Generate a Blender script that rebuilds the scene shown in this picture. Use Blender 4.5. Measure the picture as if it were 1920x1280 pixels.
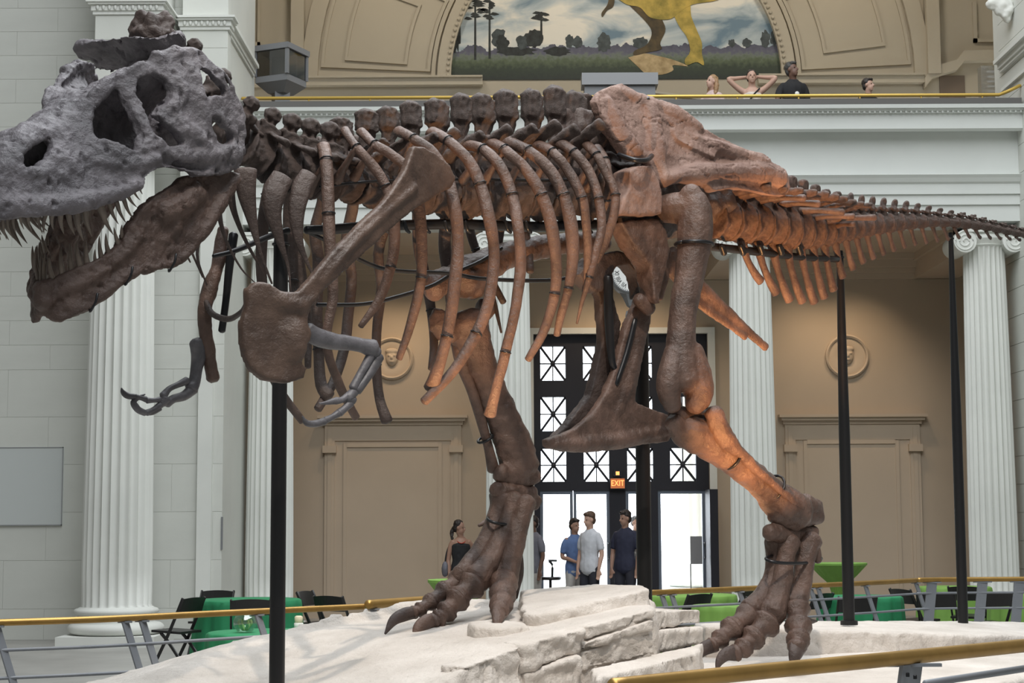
import bpy, bmesh, math, random
import numpy as np
from mathutils import Vector, Matrix

for o in list(bpy.data.objects): bpy.data.objects.remove(o)
scene = bpy.context.scene
COL = scene.collection
random.seed(7)

# ------------------------------------------------------------------ camera
F = 3200.0                      # focal length in pixels of the 1920 px wide frame
EYE = 1.6
HORIZON = 975.0
PITCH = math.atan((HORIZON-640)/F)
ROLL = math.radians(-0.28)
CAMR = Matrix.Rotation(math.pi/2+PITCH, 3, 'X') @ Matrix.Rotation(ROLL, 3, 'Z')
cam = bpy.data.cameras.new('camera'); camo = bpy.data.objects.new('camera', cam); COL.objects.link(camo)
cam.sensor_width = 36; cam.lens = F/1920*36; cam.clip_end = 300
camo.matrix_world = Matrix.Translation((0, 0, EYE)) @ CAMR.to_4x4()
scene.camera = camo

# ------------------------------------------------------------------ world, light, exposure
world = bpy.data.worlds.new('world'); scene.world = world; world.use_nodes = True
bg = world.node_tree.nodes['Background']; bg.inputs[0].default_value = (0.86, 0.93, 1.0, 1); bg.inputs[1].default_value = 6.5
scene.view_settings.view_transform = 'Standard'; scene.view_settings.look = 'None'
scene.view_settings.gamma = 1; scene.view_settings.use_curve_mapping = False
scene.view_settings.exposure = 0.0

def light(name, kind, loc, target, power, color, **kw):
    l = bpy.data.lights.new(name, kind); l.energy = power; l.color = color
    for k, v in kw.items(): setattr(l, k, v)
    o = bpy.data.objects.new(name, l); COL.objects.link(o); o.location = loc
    d = Vector(target)-Vector(loc); o.rotation_euler = d.to_track_quat('-Z', 'Y').to_euler()
    return o
# the hall's long skylight
light('skylight', 'AREA', (1.5, 8.0, 16.6), (1.5, 8.0, 0), 5300, (0.93, 0.97, 1.0), shape='RECTANGLE', size=11, size_y=30)

# ------------------------------------------------------------------ pixel helpers
def rayd(px, py):
    d = CAMR @ Vector(((px-960)/F, (640-py)/F, -1)); return d/d.y
def W(px, py, Y):
    d = rayd(px, py); return Vector((d.x*Y, Y, EYE+d.z*Y))
def WZ(px, py, z):
    d = rayd(px, py); Y = (z-EYE)/d.z; return Vector((d.x*Y, Y, z))
def ZY(py, Y, px=1400): return W(px, py, Y).z
def XY(px, Y, py=640): return W(px, py, Y).x

# ------------------------------------------------------------------ materials
def new_mat(name):
    m = bpy.data.materials.new(name); m.use_nodes = True
    nt = m.node_tree; return m, nt, nt.nodes['Principled BSDF']
def mat(name, col, rough=0.6, metal=0.0, var=0.0, scale=4.0, bump=0.0, bscale=30.0, col2=None, spec=0.5, detail=4.0):
    m, nt, b = new_mat(name)
    b.inputs['Roughness'].default_value = rough; b.inputs['Metallic'].default_value = metal
    b.inputs['Specular IOR Level'].default_value = spec
    c = (*col, 1)
    if var > 0 or col2:
        tc = nt.nodes.new('ShaderNodeTexCoord'); n = nt.nodes.new('ShaderNodeTexNoise'); r = nt.nodes.new('ShaderNodeValToRGB')
        n.inputs['Scale'].default_value = scale; n.inputs['Detail'].default_value = detail; n.inputs['Roughness'].default_value = 0.6
        nt.links.new(tc.outputs['Object'], n.inputs['Vector']); nt.links.new(n.outputs['Fac'], r.inputs['Fac'])
        c2 = col2 if col2 else tuple(x*(1+var) for x in col); c1 = col if col2 else tuple(x*(1-var) for x in col)
        r.color_ramp.elements[0].position = 0.33; r.color_ramp.elements[1].position = 0.68
        r.color_ramp.elements[0].color = (*c1, 1); r.color_ramp.elements[1].color = (*c2, 1)
        nt.links.new(r.outputs['Color'], b.inputs['Base Color'])
    else:
        b.inputs['Base Color'].default_value = c
    if bump > 0:
        tc = nt.nodes.new('ShaderNodeTexCoord'); n = nt.nodes.new('ShaderNodeTexNoise'); bp = nt.nodes.new('ShaderNodeBump')
        n.inputs['Scale'].default_value = bscale; n.inputs['Detail'].default_value = 6; n.inputs['Roughness'].default_value = 0.65
        bp.inputs['Strength'].default_value = bump; bp.inputs['Distance'].default_value = 0.02
        nt.links.new(tc.outputs['Object'], n.inputs['Vector']); nt.links.new(n.outputs['Fac'], bp.inputs['Height'])
        nt.links.new(bp.outputs['Normal'], b.inputs['Normal'])
    return m
def emis(name, col, strength):
    m, nt, b = new_mat(name); b.inputs['Base Color'].default_value = (*col, 1)
    b.inputs['Emission Color'].default_value = (*col, 1); b.inputs['Emission Strength'].default_value = strength; return m
def glassy(name, col=(1, 1, 1), gloss=0.12, rough=0.02):
    m, nt, b = new_mat(name); out = nt.nodes['Material Output']
    t = nt.nodes.new('ShaderNodeBsdfTransparent'); g = nt.nodes.new('ShaderNodeBsdfGlossy'); mx = nt.nodes.new('ShaderNodeMixShader')
    t.inputs[0].default_value = (*col, 1); g.inputs['Roughness'].default_value = rough; mx.inputs[0].default_value = gloss
    nt.links.new(t.outputs[0], mx.inputs[1]); nt.links.new(g.outputs[0], mx.inputs[2]); nt.links.new(mx.outputs[0], out.inputs['Surface']); return m

M = {}
M['plaster'] = mat('plaster_white', (0.62, 0.63, 0.585), 0.75, var=0.05, scale=0.7, bump=0.05, bscale=20)
M['column'] = mat('column_white', (0.70, 0.71, 0.67), 0.7, var=0.05, scale=0.8, bump=0.05, bscale=20)
M['entab'] = mat('entablature_white', (0.66, 0.68, 0.655), 0.75, var=0.04, scale=0.6)
M['hall'] = mat('hall_stone', (0.26, 0.255, 0.24), 0.85, var=0.05, scale=0.5)
M['tan'] = mat('wall_tan', (0.50, 0.405, 0.305), 0.8, var=0.05, scale=0.5)
M['tan2'] = mat('trim_tan', (0.53, 0.43, 0.325), 0.75, var=0.04, scale=0.8)
M['upper'] = mat('upper_cream', (0.50, 0.45, 0.36), 0.8, var=0.04, scale=0.5)
M['floor'] = mat('floor_marble', (0.34, 0.33, 0.31), 0.35, var=0.15, scale=1.2)
M['black'] = mat('black_metal', (0.012, 0.012, 0.013), 0.42, spec=0.4)
M['blackwood'] = mat('black_wood', (0.015, 0.014, 0.014), 0.4)
M['bronze'] = mat('dark_bronze', (0.012, 0.012, 0.02), 0.5)
M['parapet'] = mat('parapet_grey', (0.11, 0.105, 0.10), 0.6)
M['brass'] = mat('brass', (0.45, 0.27, 0.08), 0.38, metal=0.75, var=0.12, scale=6)
M['brassrail'] = mat('bright_brass', (0.62, 0.42, 0.10), 0.4, metal=0.5)
M['grey'] = mat('grey_paint', (0.25, 0.265, 0.29), 0.45, var=0.06, scale=5)
M['case'] = mat('case_grey', (0.19, 0.195, 0.205), 0.5)
M['caselight'] = mat('case_light_grey', (0.27, 0.275, 0.285), 0.5)
M['glass'] = glassy('glass')
M['caseglass'] = glassy('case_glass', (0.55, 0.55, 0.56), 0.15)
M['green'] = mat('green_cloth', (0.02, 0.235, 0.095), 0.75, var=0.12, scale=3)
M['lime'] = mat('lime_cloth', (0.19, 0.36, 0.07), 0.75, var=0.1, scale=3)
M['white'] = mat('white_paint', (0.8, 0.8, 0.78), 0.5)
M['stonebase'] = mat('grey_stone', (0.30, 0.30, 0.29), 0.6, var=0.12, scale=2)
M['rock'] = mat('limestone', (0.58, 0.53, 0.48), 0.9, col2=(0.76, 0.71, 0.66), scale=2.2, bump=1.0, bscale=16, detail=8)
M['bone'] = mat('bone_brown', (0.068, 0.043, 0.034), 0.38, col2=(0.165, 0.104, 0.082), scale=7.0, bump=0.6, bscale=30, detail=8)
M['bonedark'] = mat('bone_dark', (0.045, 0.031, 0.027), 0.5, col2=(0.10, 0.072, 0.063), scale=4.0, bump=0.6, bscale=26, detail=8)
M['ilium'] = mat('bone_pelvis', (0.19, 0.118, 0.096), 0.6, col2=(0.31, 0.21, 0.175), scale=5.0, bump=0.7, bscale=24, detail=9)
M['skull'] = mat('skull_grey', (0.082, 0.075, 0.083), 0.48, col2=(0.20, 0.182, 0.198), scale=5.0, bump=0.9, bscale=20, detail=9)
M['jaw'] = mat('jaw_brown', (0.062, 0.039, 0.032), 0.5, col2=(0.125, 0.080, 0.064), scale=6.0, bump=0.8, bscale=22, detail=8)
M['tooth'] = mat('tooth_brown', (0.11, 0.085, 0.068), 0.35, col2=(0.2, 0.16, 0.13), scale=9)
M['armbone'] = mat('arm_bone_grey', (0.075, 0.072, 0.078), 0.4, col2=(0.16, 0.155, 0.17), scale=8, bump=0.3, bscale=30)
M['scap'] = mat('scapula_brown', (0.055, 0.034, 0.026), 0.42, col2=(0.125, 0.080, 0.060), scale=5.0, bump=0.5, bscale=22)
M['steel'] = mat('armature_steel', (0.02, 0.021, 0.024), 0.32, metal=0.3)

# ------------------------------------------------------------------ mesh helpers
def put(name, me, m, parent=None, kind=None, label=None, cat=None, group=None):
    o = bpy.data.objects.new(name, me); COL.objects.link(o)
    if m is not None and not me.materials: me.materials.append(m)
    if parent is not None: o.parent = parent
    tag(o, label, cat, group, kind); return o
def tag(o, label=None, cat=None, group=None, kind=None):
    if label: o['label'] = label
    if cat: o['category'] = cat
    if group: o['group'] = group
    if kind: o['kind'] = kind
    return o
def empty(name, label, cat, loc=(0, 0, 0), rz=0.0, group=None):
    o = bpy.data.objects.new(name, None); COL.objects.link(o); o.location = loc; o.rotation_euler = (0, 0, rz)
    o.empty_display_size = 0.1; tag(o, label, cat, group); return o
class G:
    """collects vertices and faces for one mesh"""
    def __init__(s): s.v = []; s.f = []
    def add(s, V, Fc):
        k = len(s.v); s.v.extend([tuple(x) for x in V]); s.f.extend([tuple(i+k for i in f) for f in Fc]); return s
    def box(s, x0, x1, y0, y1, z0, z1):
        V = [(x0,y0,z0),(x1,y0,z0),(x1,y1,z0),(x0,y1,z0),(x0,y0,z1),(x1,y0,z1),(x1,y1,z1),(x0,y1,z1)]
        return s.add(V, [(0,3,2,1),(4,5,6,7),(0,1,5,4),(1,2,6,5),(2,3,7,6),(3,0,4,7)])
    def mesh(s, name='m', smooth=False, angle=None):
        me = bpy.data.meshes.new(name); me.from_pydata(s.v, [], s.f); me.update()
        if smooth: me.polygons.foreach_set('use_smooth', [True]*len(me.polygons))
        if angle is not None:
            me.polygons.foreach_set('use_smooth', [True]*len(me.polygons)); me.set_sharp_from_angle(angle=math.radians(angle))
        return me
    def obj(s, name, m, parent=None, smooth=False, angle=None, **kw):
        return put(name, s.mesh(name, smooth, angle), m, parent, **kw)
def box(x0, x1, y0, y1, z0, z1): return G().box(x0, x1, y0, y1, z0, z1)
def catmull(P, n):
    P = np.asarray(P, float); k = len(P)
    if k == 2: t = np.linspace(0, 1, n)[:, None]; return P[0]*(1-t)+P[1]*t
    Q = np.vstack([2*P[0]-P[1], P, 2*P[-1]-P[-2]]); out = []
    for u in np.linspace(0, k-1-1e-9, n):
        i = int(u); t = u-i; p0, p1, p2, p3 = Q[i:i+4]
        out.append(0.5*((2*p1)+(-p0+p2)*t+(2*p0-5*p1+4*p2-p3)*t*t+(-p0+3*p1-3*p2+p3)*t**3))
    return np.array(out)
def tube(P, R, seg=10, n=None, hint=(0, 0, 1), caps=True, g=None):
    """swept ellipse; R per point: r or (ra along hint side, rb)"""
    P = np.asarray(P, float); R = np.asarray([(r, r) if np.isscalar(r) else tuple(r) for r in R], float)
    if n: 
        PR = catmull(np.hstack([P, R]), n); P = PR[:, :3]; R = np.maximum(PR[:, 3:], 1e-4)
    T = np.gradient(P, axis=0); T /= np.linalg.norm(T, axis=1)[:, None]+1e-12
    h = np.asarray(hint, float)
    if caps:
        pr = [(P[0]-T[0]*R[0].min()*0.55, R[0]*0.45, T[0]), (P[0]-T[0]*R[0].min()*0.3, R[0]*0.82, T[0])]
        po = [(P[-1]+T[-1]*R[-1].min()*0.3, R[-1]*0.82, T[-1]), (P[-1]+T[-1]*R[-1].min()*0.55, R[-1]*0.45, T[-1])]
        P = np.vstack([[x[0] for x in pr], P, [x[0] for x in po]]); R = np.vstack([[x[1] for x in pr], R, [x[1] for x in po]])
        T = np.vstack([[x[2] for x in pr], T, [x[2] for x in po]])
    V = []; Fc = []; N = len(P); pa = None
    for i in range(N):
        a = h-T[i]*(h@T[i])
        if np.linalg.norm(a) < 0.15 and pa is not None: a = pa-T[i]*(pa@T[i])
        if np.linalg.norm(a) < 1e-4: a = np.cross(T[i], (1, 0.3, 0.2))
        a /= np.linalg.norm(a); b = np.cross(T[i], a); pa = a
        for j in range(seg):
            w = 2*math.pi*j/seg; V.append(P[i]+a*math.cos(w)*R[i, 0]+b*math.sin(w)*R[i, 1])
    for i in range(N-1):
        for j in range(seg):
            k = (j+1) % seg; Fc.append((i*seg+j, i*seg+k, (i+1)*seg+k, (i+1)*seg+j))
    Fc.append(tuple(range(seg-1, -1, -1))); Fc.append(tuple((N-1)*seg+j for j in range(seg)))
    if g is None: g = G()
    return g.add(V, Fc)
def ellipsoid(c, r, g=None, seg=16, rings=10, rot=None):
    V = []; Fc = []
    for i in range(1, rings):
        th = math.pi*i/rings
        for j in range(seg):
            ph = 2*math.pi*j/seg; V.append((math.sin(th)*math.cos(ph)*r[0], math.sin(th)*math.sin(ph)*r[1], math.cos(th)*r[2]))
    V.append((0, 0, r[2])); V.append((0, 0, -r[2])); t, b = len(V)-2, len(V)-1
    for i in range(rings-2):
        for j in range(seg):
            k = (j+1) % seg; Fc.append((i*seg+j, (i+1)*seg+j, (i+1)*seg+k, i*seg+k))
    for j in range(seg):
        k = (j+1) % seg; Fc.append((t, j, k)); Fc.append((b, (rings-2)*seg+k, (rings-2)*seg+j))
    V = [Vector(v) for v in V]
    if rot is not None: V = [rot @ v for v in V]
    if g is None: g = G()
    return g.add([v+Vector(c) for v in V], Fc)
def lathe(prof, seg=24, g=None, c=(0, 0), rfun=None):
    """prof = [(r, z)]; closed at both ends"""
    V = []; Fc = []; n = len(prof)
    for i, (r, z) in enumerate(prof):
        for j in range(seg):
            w = 2*math.pi*j/seg; rr = r if rfun is None else rfun(r, w, i/(n-1)); V.append((c[0]+rr*math.cos(w), c[1]+rr*math.sin(w), z))
    for i in range(n-1):
        for j in range(seg):
            k = (j+1) % seg; Fc.append((i*seg+j, i*seg+k, (i+1)*seg+k, (i+1)*seg+j))
    Fc.append(tuple(range(seg-1, -1, -1))); Fc.append(tuple((n-1)*seg+j for j in range(seg)))
    if g is None: g = G()
    return g.add(V, Fc)
def profx(prof, x0, x1, g=None):
    """prof = closed list of (y, z) swept along x"""
    n = len(prof); V = [(x0, y, z) for y, z in prof]+[(x1, y, z) for y, z in prof]
    Fc = [(i, (i+1) % n, n+(i+1) % n, n+i) for i in range(n)]+[tuple(range(n-1, -1, -1)), tuple(range(n, 2*n))]
    if g is None: g = G()
    return g.add(V, Fc)
_rs = np.random.RandomState(3); _TAB = _rs.rand(32, 32, 32)
def vnoise(P, s, octaves=3):
    P = np.asarray(P)*s; out = np.zeros(len(P)); amp = 1.0
    for o in range(octaves):
        i = np.floor(P).astype(int); f = P-i; f = f*f*(3-2*f); v = 0
        for dx in (0, 1):
            for dy in (0, 1):
                for dz in (0, 1):
                    w = (f[:, 0] if dx else 1-f[:, 0])*(f[:, 1] if dy else 1-f[:, 1])*(f[:, 2] if dz else 1-f[:, 2])
                    v = v+w*_TAB[(i[:, 0]+dx) % 32, (i[:, 1]+dy) % 32, (i[:, 2]+dz) % 32]
        out += amp*(v-0.5); amp *= 0.5; P = P*2.03+7.1
    return out
def remesh(g, voxel, smooth=4, noise=0.0, nscale=8.0, octaves=3, post=None, dec=None):
    """union of overlapping solids into one continuous surface"""
    me = g.mesh('t'); o = bpy.data.objects.new('t', me); COL.objects.link(o)
    r = o.modifiers.new('r', 'REMESH'); r.mode = 'VOXEL'; r.voxel_size = voxel
    if smooth: s = o.modifiers.new('s', 'SMOOTH'); s.factor = 0.5; s.iterations = smooth
    dg = bpy.context.evaluated_depsgraph_get(); m2 = bpy.data.meshes.new_from_object(o.evaluated_get(dg))
    bpy.data.objects.remove(o); bpy.data.meshes.remove(me)
    n = len(m2.vertices); co = np.empty(n*3); m2.vertices.foreach_get('co', co); co = co.reshape(-1, 3)
    if noise or post:
        no = np.empty(n*3); m2.vertex_normals.foreach_get('vector', no); no = no.reshape(-1, 3)
        if noise: co = co+no*(vnoise(co, nscale, octaves)*noise)[:, None]
        if post: co = post(co, no)
        m2.vertices.foreach_set('co', co.ravel()); m2.update()
    m2.polygons.foreach_set('use_smooth', [True]*len(m2.polygons)); return m2
def poly_plate(outer, holes, thick):
    """outer, holes: lists of 3D points (near surface); thick: vector or function giving the far surface"""
    bm = bmesh.new(); edges = []
    for loop in [outer]+holes:
        vs = [bm.verts.new(p) for p in loop]
        for i in range(len(vs)): edges.append(bm.edges.new((vs[i], vs[(i+1) % len(vs)])))
    bmesh.ops.triangle_fill(bm, use_beauty=True, use_dissolve=False, edges=edges)
    bm.verts.index_update(); V = [v.co.copy() for v in bm.verts]; T = [tuple(v.index for v in f.verts) for f in bm.faces]
    cnt = {}
    for t in T:
        for i in range(3): 
            e = (t[i], t[(i+1) % 3]); k = tuple(sorted(e)); cnt.setdefault(k, []).append(e)
    bm.free(); n = len(V); g = G()
    Fc = list(T)+[tuple(n+i for i in reversed(t)) for t in T]
    for k, es in cnt.items():
        if len(es) == 1: a, b = es[0]; Fc.append((b, a, n+a, n+b))
    th = thick if callable(thick) else (lambda p: p+Vector(thick))
    return g.add(V+[th(v) for v in V], Fc)
# ================================================================== SETTING
YC, YB, YWG = 25.6, 28.6, 23.7           # column line, portico back wall, wing wall
XL, XR = -4.02, 7.62
box(-11, 16, -14, 30.0, -0.2, 0).obj('floor', M['floor'], kind='structure')
box(-11, 16, -14, 26.4, 17, 17.2).obj('ceiling', M['hall'], kind='structure')
box(-11.2, -11, -14, 26, 0, 17).obj('wall_side', M['hall'], kind='structure')
box(16, 16.2, -14, 26, 0, 17).obj('wall_right', M['hall'], kind='structure')
box(-11, 16, -14.2, -14, 0, 17).obj('wall_rear', M['hall'], kind='structure')
box(-11, 16, 25.4, 26.2, 12.2, 17).obj('wall_upper', M['plaster'], kind='structure')

# ---- wing wall with stone blocks, left
wl = box(-11, XL, YWG+0.02, 26.2, 0, 17).obj('wall_left', M['plaster'], kind='structure')
blk = box(0, 1, -0.006, 0, 0, 1).mesh('stone_block')
blk.materials.append(M['plaster'])
def courses(wall, zs, x0, x1, L, y, face='y'):
    for i in range(len(zs)-1):
        z0, z1 = zs[i]+0.002, zs[i+1]-0.002; x = x0-(L*0.5 if i % 2 else 0)
        while x < x1-0.02:
            a, b = max(x, x0)+0.002, min(x+L, x1)-0.002
            if b-a > 0.05:
                o = put('stone_block', blk, None, wall); o.location = (a, y, z0); o.scale = (b-a, 1, z1-z0)
            x += L
zs = [0.0]+[0.42+0.66*i for i in range(5)]+[3.72+0.345*i for i in range(21)]
courses(wl, zs, -7.6, XL, 1.15, YWG+0.02)
# corner strip and return of the wing
g = box(XL-0.34, XL-0.14, YWG-0.06, YWG+0.02, 0, 6.0); g.obj('trim_1', M['column'], kind='structure')
# upper pilasters with ornamented caps
def cap(parent, x0, x1, yf, yb, zc):
    g = G()
    for (dz0, dz1, o) in ((0.0, 0.05, 0.03), (0.05, 0.13, 0.05), (0.13, 0.16, 0.085), (0.16, 0.19, 0.11)):
        g.box(x0-o, x1+o, yf-o, yb, zc+dz0, zc+dz1)
    c = g.obj('cap_moulding', M['column'], parent)
    n = int((x1-x0)/0.075); leaf = ellipsoid((0, 0, 0), (0.026, 0.02, 0.04), seg=6, rings=5).mesh('leaf', True); leaf.materials.append(M['column'])
    for i in range(n):
        o = put('leaf_ornament', leaf, None, c); o.location = (x0+(i+0.5)*(x1-x0)/n, yf-0.055, zc+0.09)
ZC1 = ZY(28, 22.7, 230)
p = box(XY(166, 22.7), XY(290, 22.7), 22.7, YWG, 7.05, 14).obj('trim_2', M['plaster'], kind='structure'); cap(p, XY(166, 22.7), XY(290, 22.7), 22.7, YWG-0.0, ZC1)
for z in np.arange(7.1, ZC1-0.1, 0.345): box(XY(166, 22.7)+0.004, XY(290, 22.7)-0.004, 22.692, 22.7, z+0.003, z+0.342).obj('stone_block', M['plaster'], p)
p = box(XY(333, 23.45), XY(420, 23.45), 23.45, YWG, 6.4, 14).obj('trim_3', M['plaster'], kind='structure'); cap(p, XY(333, 23.45), XY(420, 23.45), 23.45, YWG, ZC1)
for z in np.arange(6.5, ZC1-0.1, 0.345): box(XY(333, 23.45)+0.004, XY(420, 23.45)-0.004, 23.442, 23.45, z+0.003, z+0.342).obj('stone_block', M['plaster'], p)
g = G()
for (dz0, dz1, o) in ((0.0, 0.05, 0.03), (0.05, 0.13, 0.05), (0.13, 0.19, 0.1)): g.box(XL-0.1, XL+o, YWG, 26.0, ZC1+dz0, ZC1+dz1)
g.obj('trim_4', M['column'], kind='structure')
# right pier
wr = box(XR, 16, 21.5, 26.3, 0, 17).obj('wall_pier', M['plaster'], kind='structure')
for i in range(40):
    z = 0.42*i
    for k in range(3): box(XR-0.015, XR, 21.5+1.5*k+0.004, 21.5+1.5*k+1.496, z+0.004, z+0.416).obj('stone_block', M['plaster'], wr)
g = G()
for (dz0, dz1, o) in ((-0.3, -0.25, 0.04), (0.0, 0.05, 0.05), (0.05, 0.13, 0.08), (0.13, 0.19, 0.14)): g.box(XR-0.02-o, XR, 21.4, 25.8, ZC1-0.05+dz0, ZC1-0.05+dz1)
g.obj('trim_5', M['column'], kind='structure')
g = ellipsoid((XR-0.16, 25.2, ZY(15, 25.2)), (0.14, 0.12, 0.16)); ellipsoid((XR-0.28, 25.2, ZY(8, 25.2)), (0.12, 0.1, 0.12), g); ellipsoid((XR-0.1, 25.2, ZY(22, 25.2)), (0.1, 0.12, 0.2), g)
put('trim_6', remesh(g, 0.02, 3, 0.05, 9), M['column'], kind='structure')
box(XR-0.05, XR, 24.3, 24.55, ZY(155, 24.4), ZY(120, 24.4)).obj('trim_7', M['parapet'], kind='structure')

# ---- portico back wall with door opening
DX0, DX1, DZ1 = XY(1000, YB), XY(1326, YB), ZY(626, YB, 1160)
g = G(); g.box(-6, DX0, YB, YB+0.5, 0, 7.2); g.box(DX1, 9, YB, YB+0.5, 0, 7.2); g.box(DX0, DX1, YB, YB+0.5, DZ1, 7.2)
g.obj('wall_back', M['tan'], kind='structure')
box(-6.1, -6.0, 26.2, YB, 0, 7.2).obj('wall_portico_left', M['tan'], kind='structure')
box(9.0, 9.1, 26.2, YB, 0, 7.2).obj('wall_portico_right', M['tan'], kind='structure')
box(-6, 9, 25.3, YB, 6.02, 6.12).obj('ceiling_portico', M['tan2'], kind='structure')
# ceiling cornice along the back wall and cross beams
g = G()
for z0, z1, o in ((5.62, 5.72, 0.06), (5.72, 5.80, 0.14), (5.80, 5.92, 0.24), (5.92, 6.02, 0.36)): g.box(-5.9, 8.9, YB-o, YB, z0, z1)
g.obj('trim_8', M['tan2'], kind='structure')
CX = [XY(509, YC), XY(954, YC), XY(1408, YC), XY(1850, YC)]
for i, cx in enumerate(CX):
    g = G(); g.box(cx-0.36, cx+0.36, 25.95, YB-0.02, 5.62, 6.02); g.box(cx-0.42, cx+0.42, 25.95, YB-0.02, 5.9, 6.02)
    g.obj('trim_%d' % (9+i), M['tan2'], kind='structure')
box(-5.9, DX0-0.1, YB-0.03, YB, 0, 0.28).obj('baseboard_left', M['tan2'], kind='structure')
box(DX1+0.12, 8.9, YB-0.03, YB, 0, 0.28).obj('baseboard_right', M['tan2'], kind='structure')
# door surround
g = G(); g.box(DX1, DX1+0.12, YB-0.08, YB, 0, DZ1+0.1); g.box(DX0-0.12, DX0, YB-0.08, YB, 0, DZ1+0.1); g.box(DX0-0.12, DX1+0.12, YB-0.09, YB, DZ1, DZ1+0.1)
g.obj('trim_13', M['column'], kind='structure')
# blind doors with lintel
def blind_door(idx, px0, px1, pyl, in0, in1, pyin):
    d = bpy.data.objects.new('door_%d' % idx, None); COL.objects.link(d); tag(d, kind='structure')
    x0, x1 = XY(px0, YB), XY(px1, YB); zl = ZY(pyl, YB, (px0+px1)/2); y = YB
    g = G(); g.box(x0-0.06, x1+0.06, y-0.20, y, zl-0.05, zl); g.box(x0-0.02, x1+0.02, y-0.15, y, zl-0.10, zl-0.05); g.box(x0+0.02, x1-0.02, y-0.08, y, zl-0.16, zl-0.10)
    g.obj('lintel', M['tan2'], d)
    for a, b in ((x0+0.05, x0+0.22), (x1-0.22, x1-0.05)):
        j = box(a, b, y-0.05, y, 0.28, zl-0.16).obj('jamb', M['tan2'], d); box(a+0.05, b-0.05, y-0.065, y-0.05, 0.28, zl-0.2).obj('jamb_strip', M['tan2'], j)
        box(a-0.03, b+0.03, y-0.12, y, zl-0.62, zl-0.50).obj('bracket', M['tan2'], j)
    box(x0+0.22, x1-0.22, y-0.05, y, zl-0.42, zl-0.16).obj('head_board', M['tan2'], d)
    i0, i1 = XY(in0, YB), XY(in1, YB); zi = ZY(pyin, YB, (px0+px1)/2)
    lf = box(x0+0.22, x1-0.22, y-0.025, y, 0.1, zl-0.42).obj('leaf', M['tan2'], d)
    g = G(); g.box(i0-0.06, i0, y-0.05, y-0.025, 0.2, zi+0.06); g.box(i1, i1+0.06, y-0.05, y-0.025, 0.2, zi+0.06); g.box(i0, i1, y-0.06, y-0.025, zi, zi+0.07)
    g.obj('panel_moulding', M['tan2'], lf)
    box(i0, i1, y-0.035, y-0.025, 0.2, zi).obj('panel', M['tan2'], lf)
blind_door(2, 605, 870, 779, 652, 822, 838)
blind_door(3, 1462, 1724, 777, 1508, 1672, 832)
# medallions
def medallion(px, py, rp, label):
    c = W(px, py, YB); s = F/YB; r = rp/s
    e = empty('wall_medallion', label, 'medallion', (c.x, YB, c.z))
    R = Matrix.Rotation(math.pi/2, 4, 'X')
    def disc(prof, nm, seg=40, parent=e):
        g = lathe(prof, seg); g.v = [tuple(R @ Vector(v)) for v in g.v]; return g.obj(nm, M['tan2'], parent, angle=35)
    disc([(r, 0), (r, 0.05), (r*0.93, 0.07), (r*0.86, 0.05), (r*0.86, 0.0)], 'rim')
    disc([(r*0.86, 0), (r*0.86, 0.02), (r*0.55, 0.03), (r*0.5, 0.02), (r*.05, 0.02)], 'field')
    g = ellipsoid((0, -0.03, 0.01), (r*0.30, 0.07, r*0.40)); ellipsoid((0, -0.08, r*0.02), (r*0.06, 0.05, r*0.1), g); ellipsoid((0, -0.03, r*0.33), (r*0.33, 0.07, r*0.16), g)
    for sx in (-1, 1): ellipsoid((sx*r*0.12, -0.085, r*0.12), (r*0.07, 0.03, r*0.04), g)
    ellipsoid((0, -0.08, -r*0.16), (r*0.12, 0.03, r*0.04), g)
    put('carved_face', remesh(g, 0.012, 2), M['tan2'], e)
medallion(735, 672, 40, 'carved round medallion on tan wall above the left blind doorway')
medallion(1588, 668, 41, 'carved round medallion on tan wall above the right blind doorway')

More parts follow.
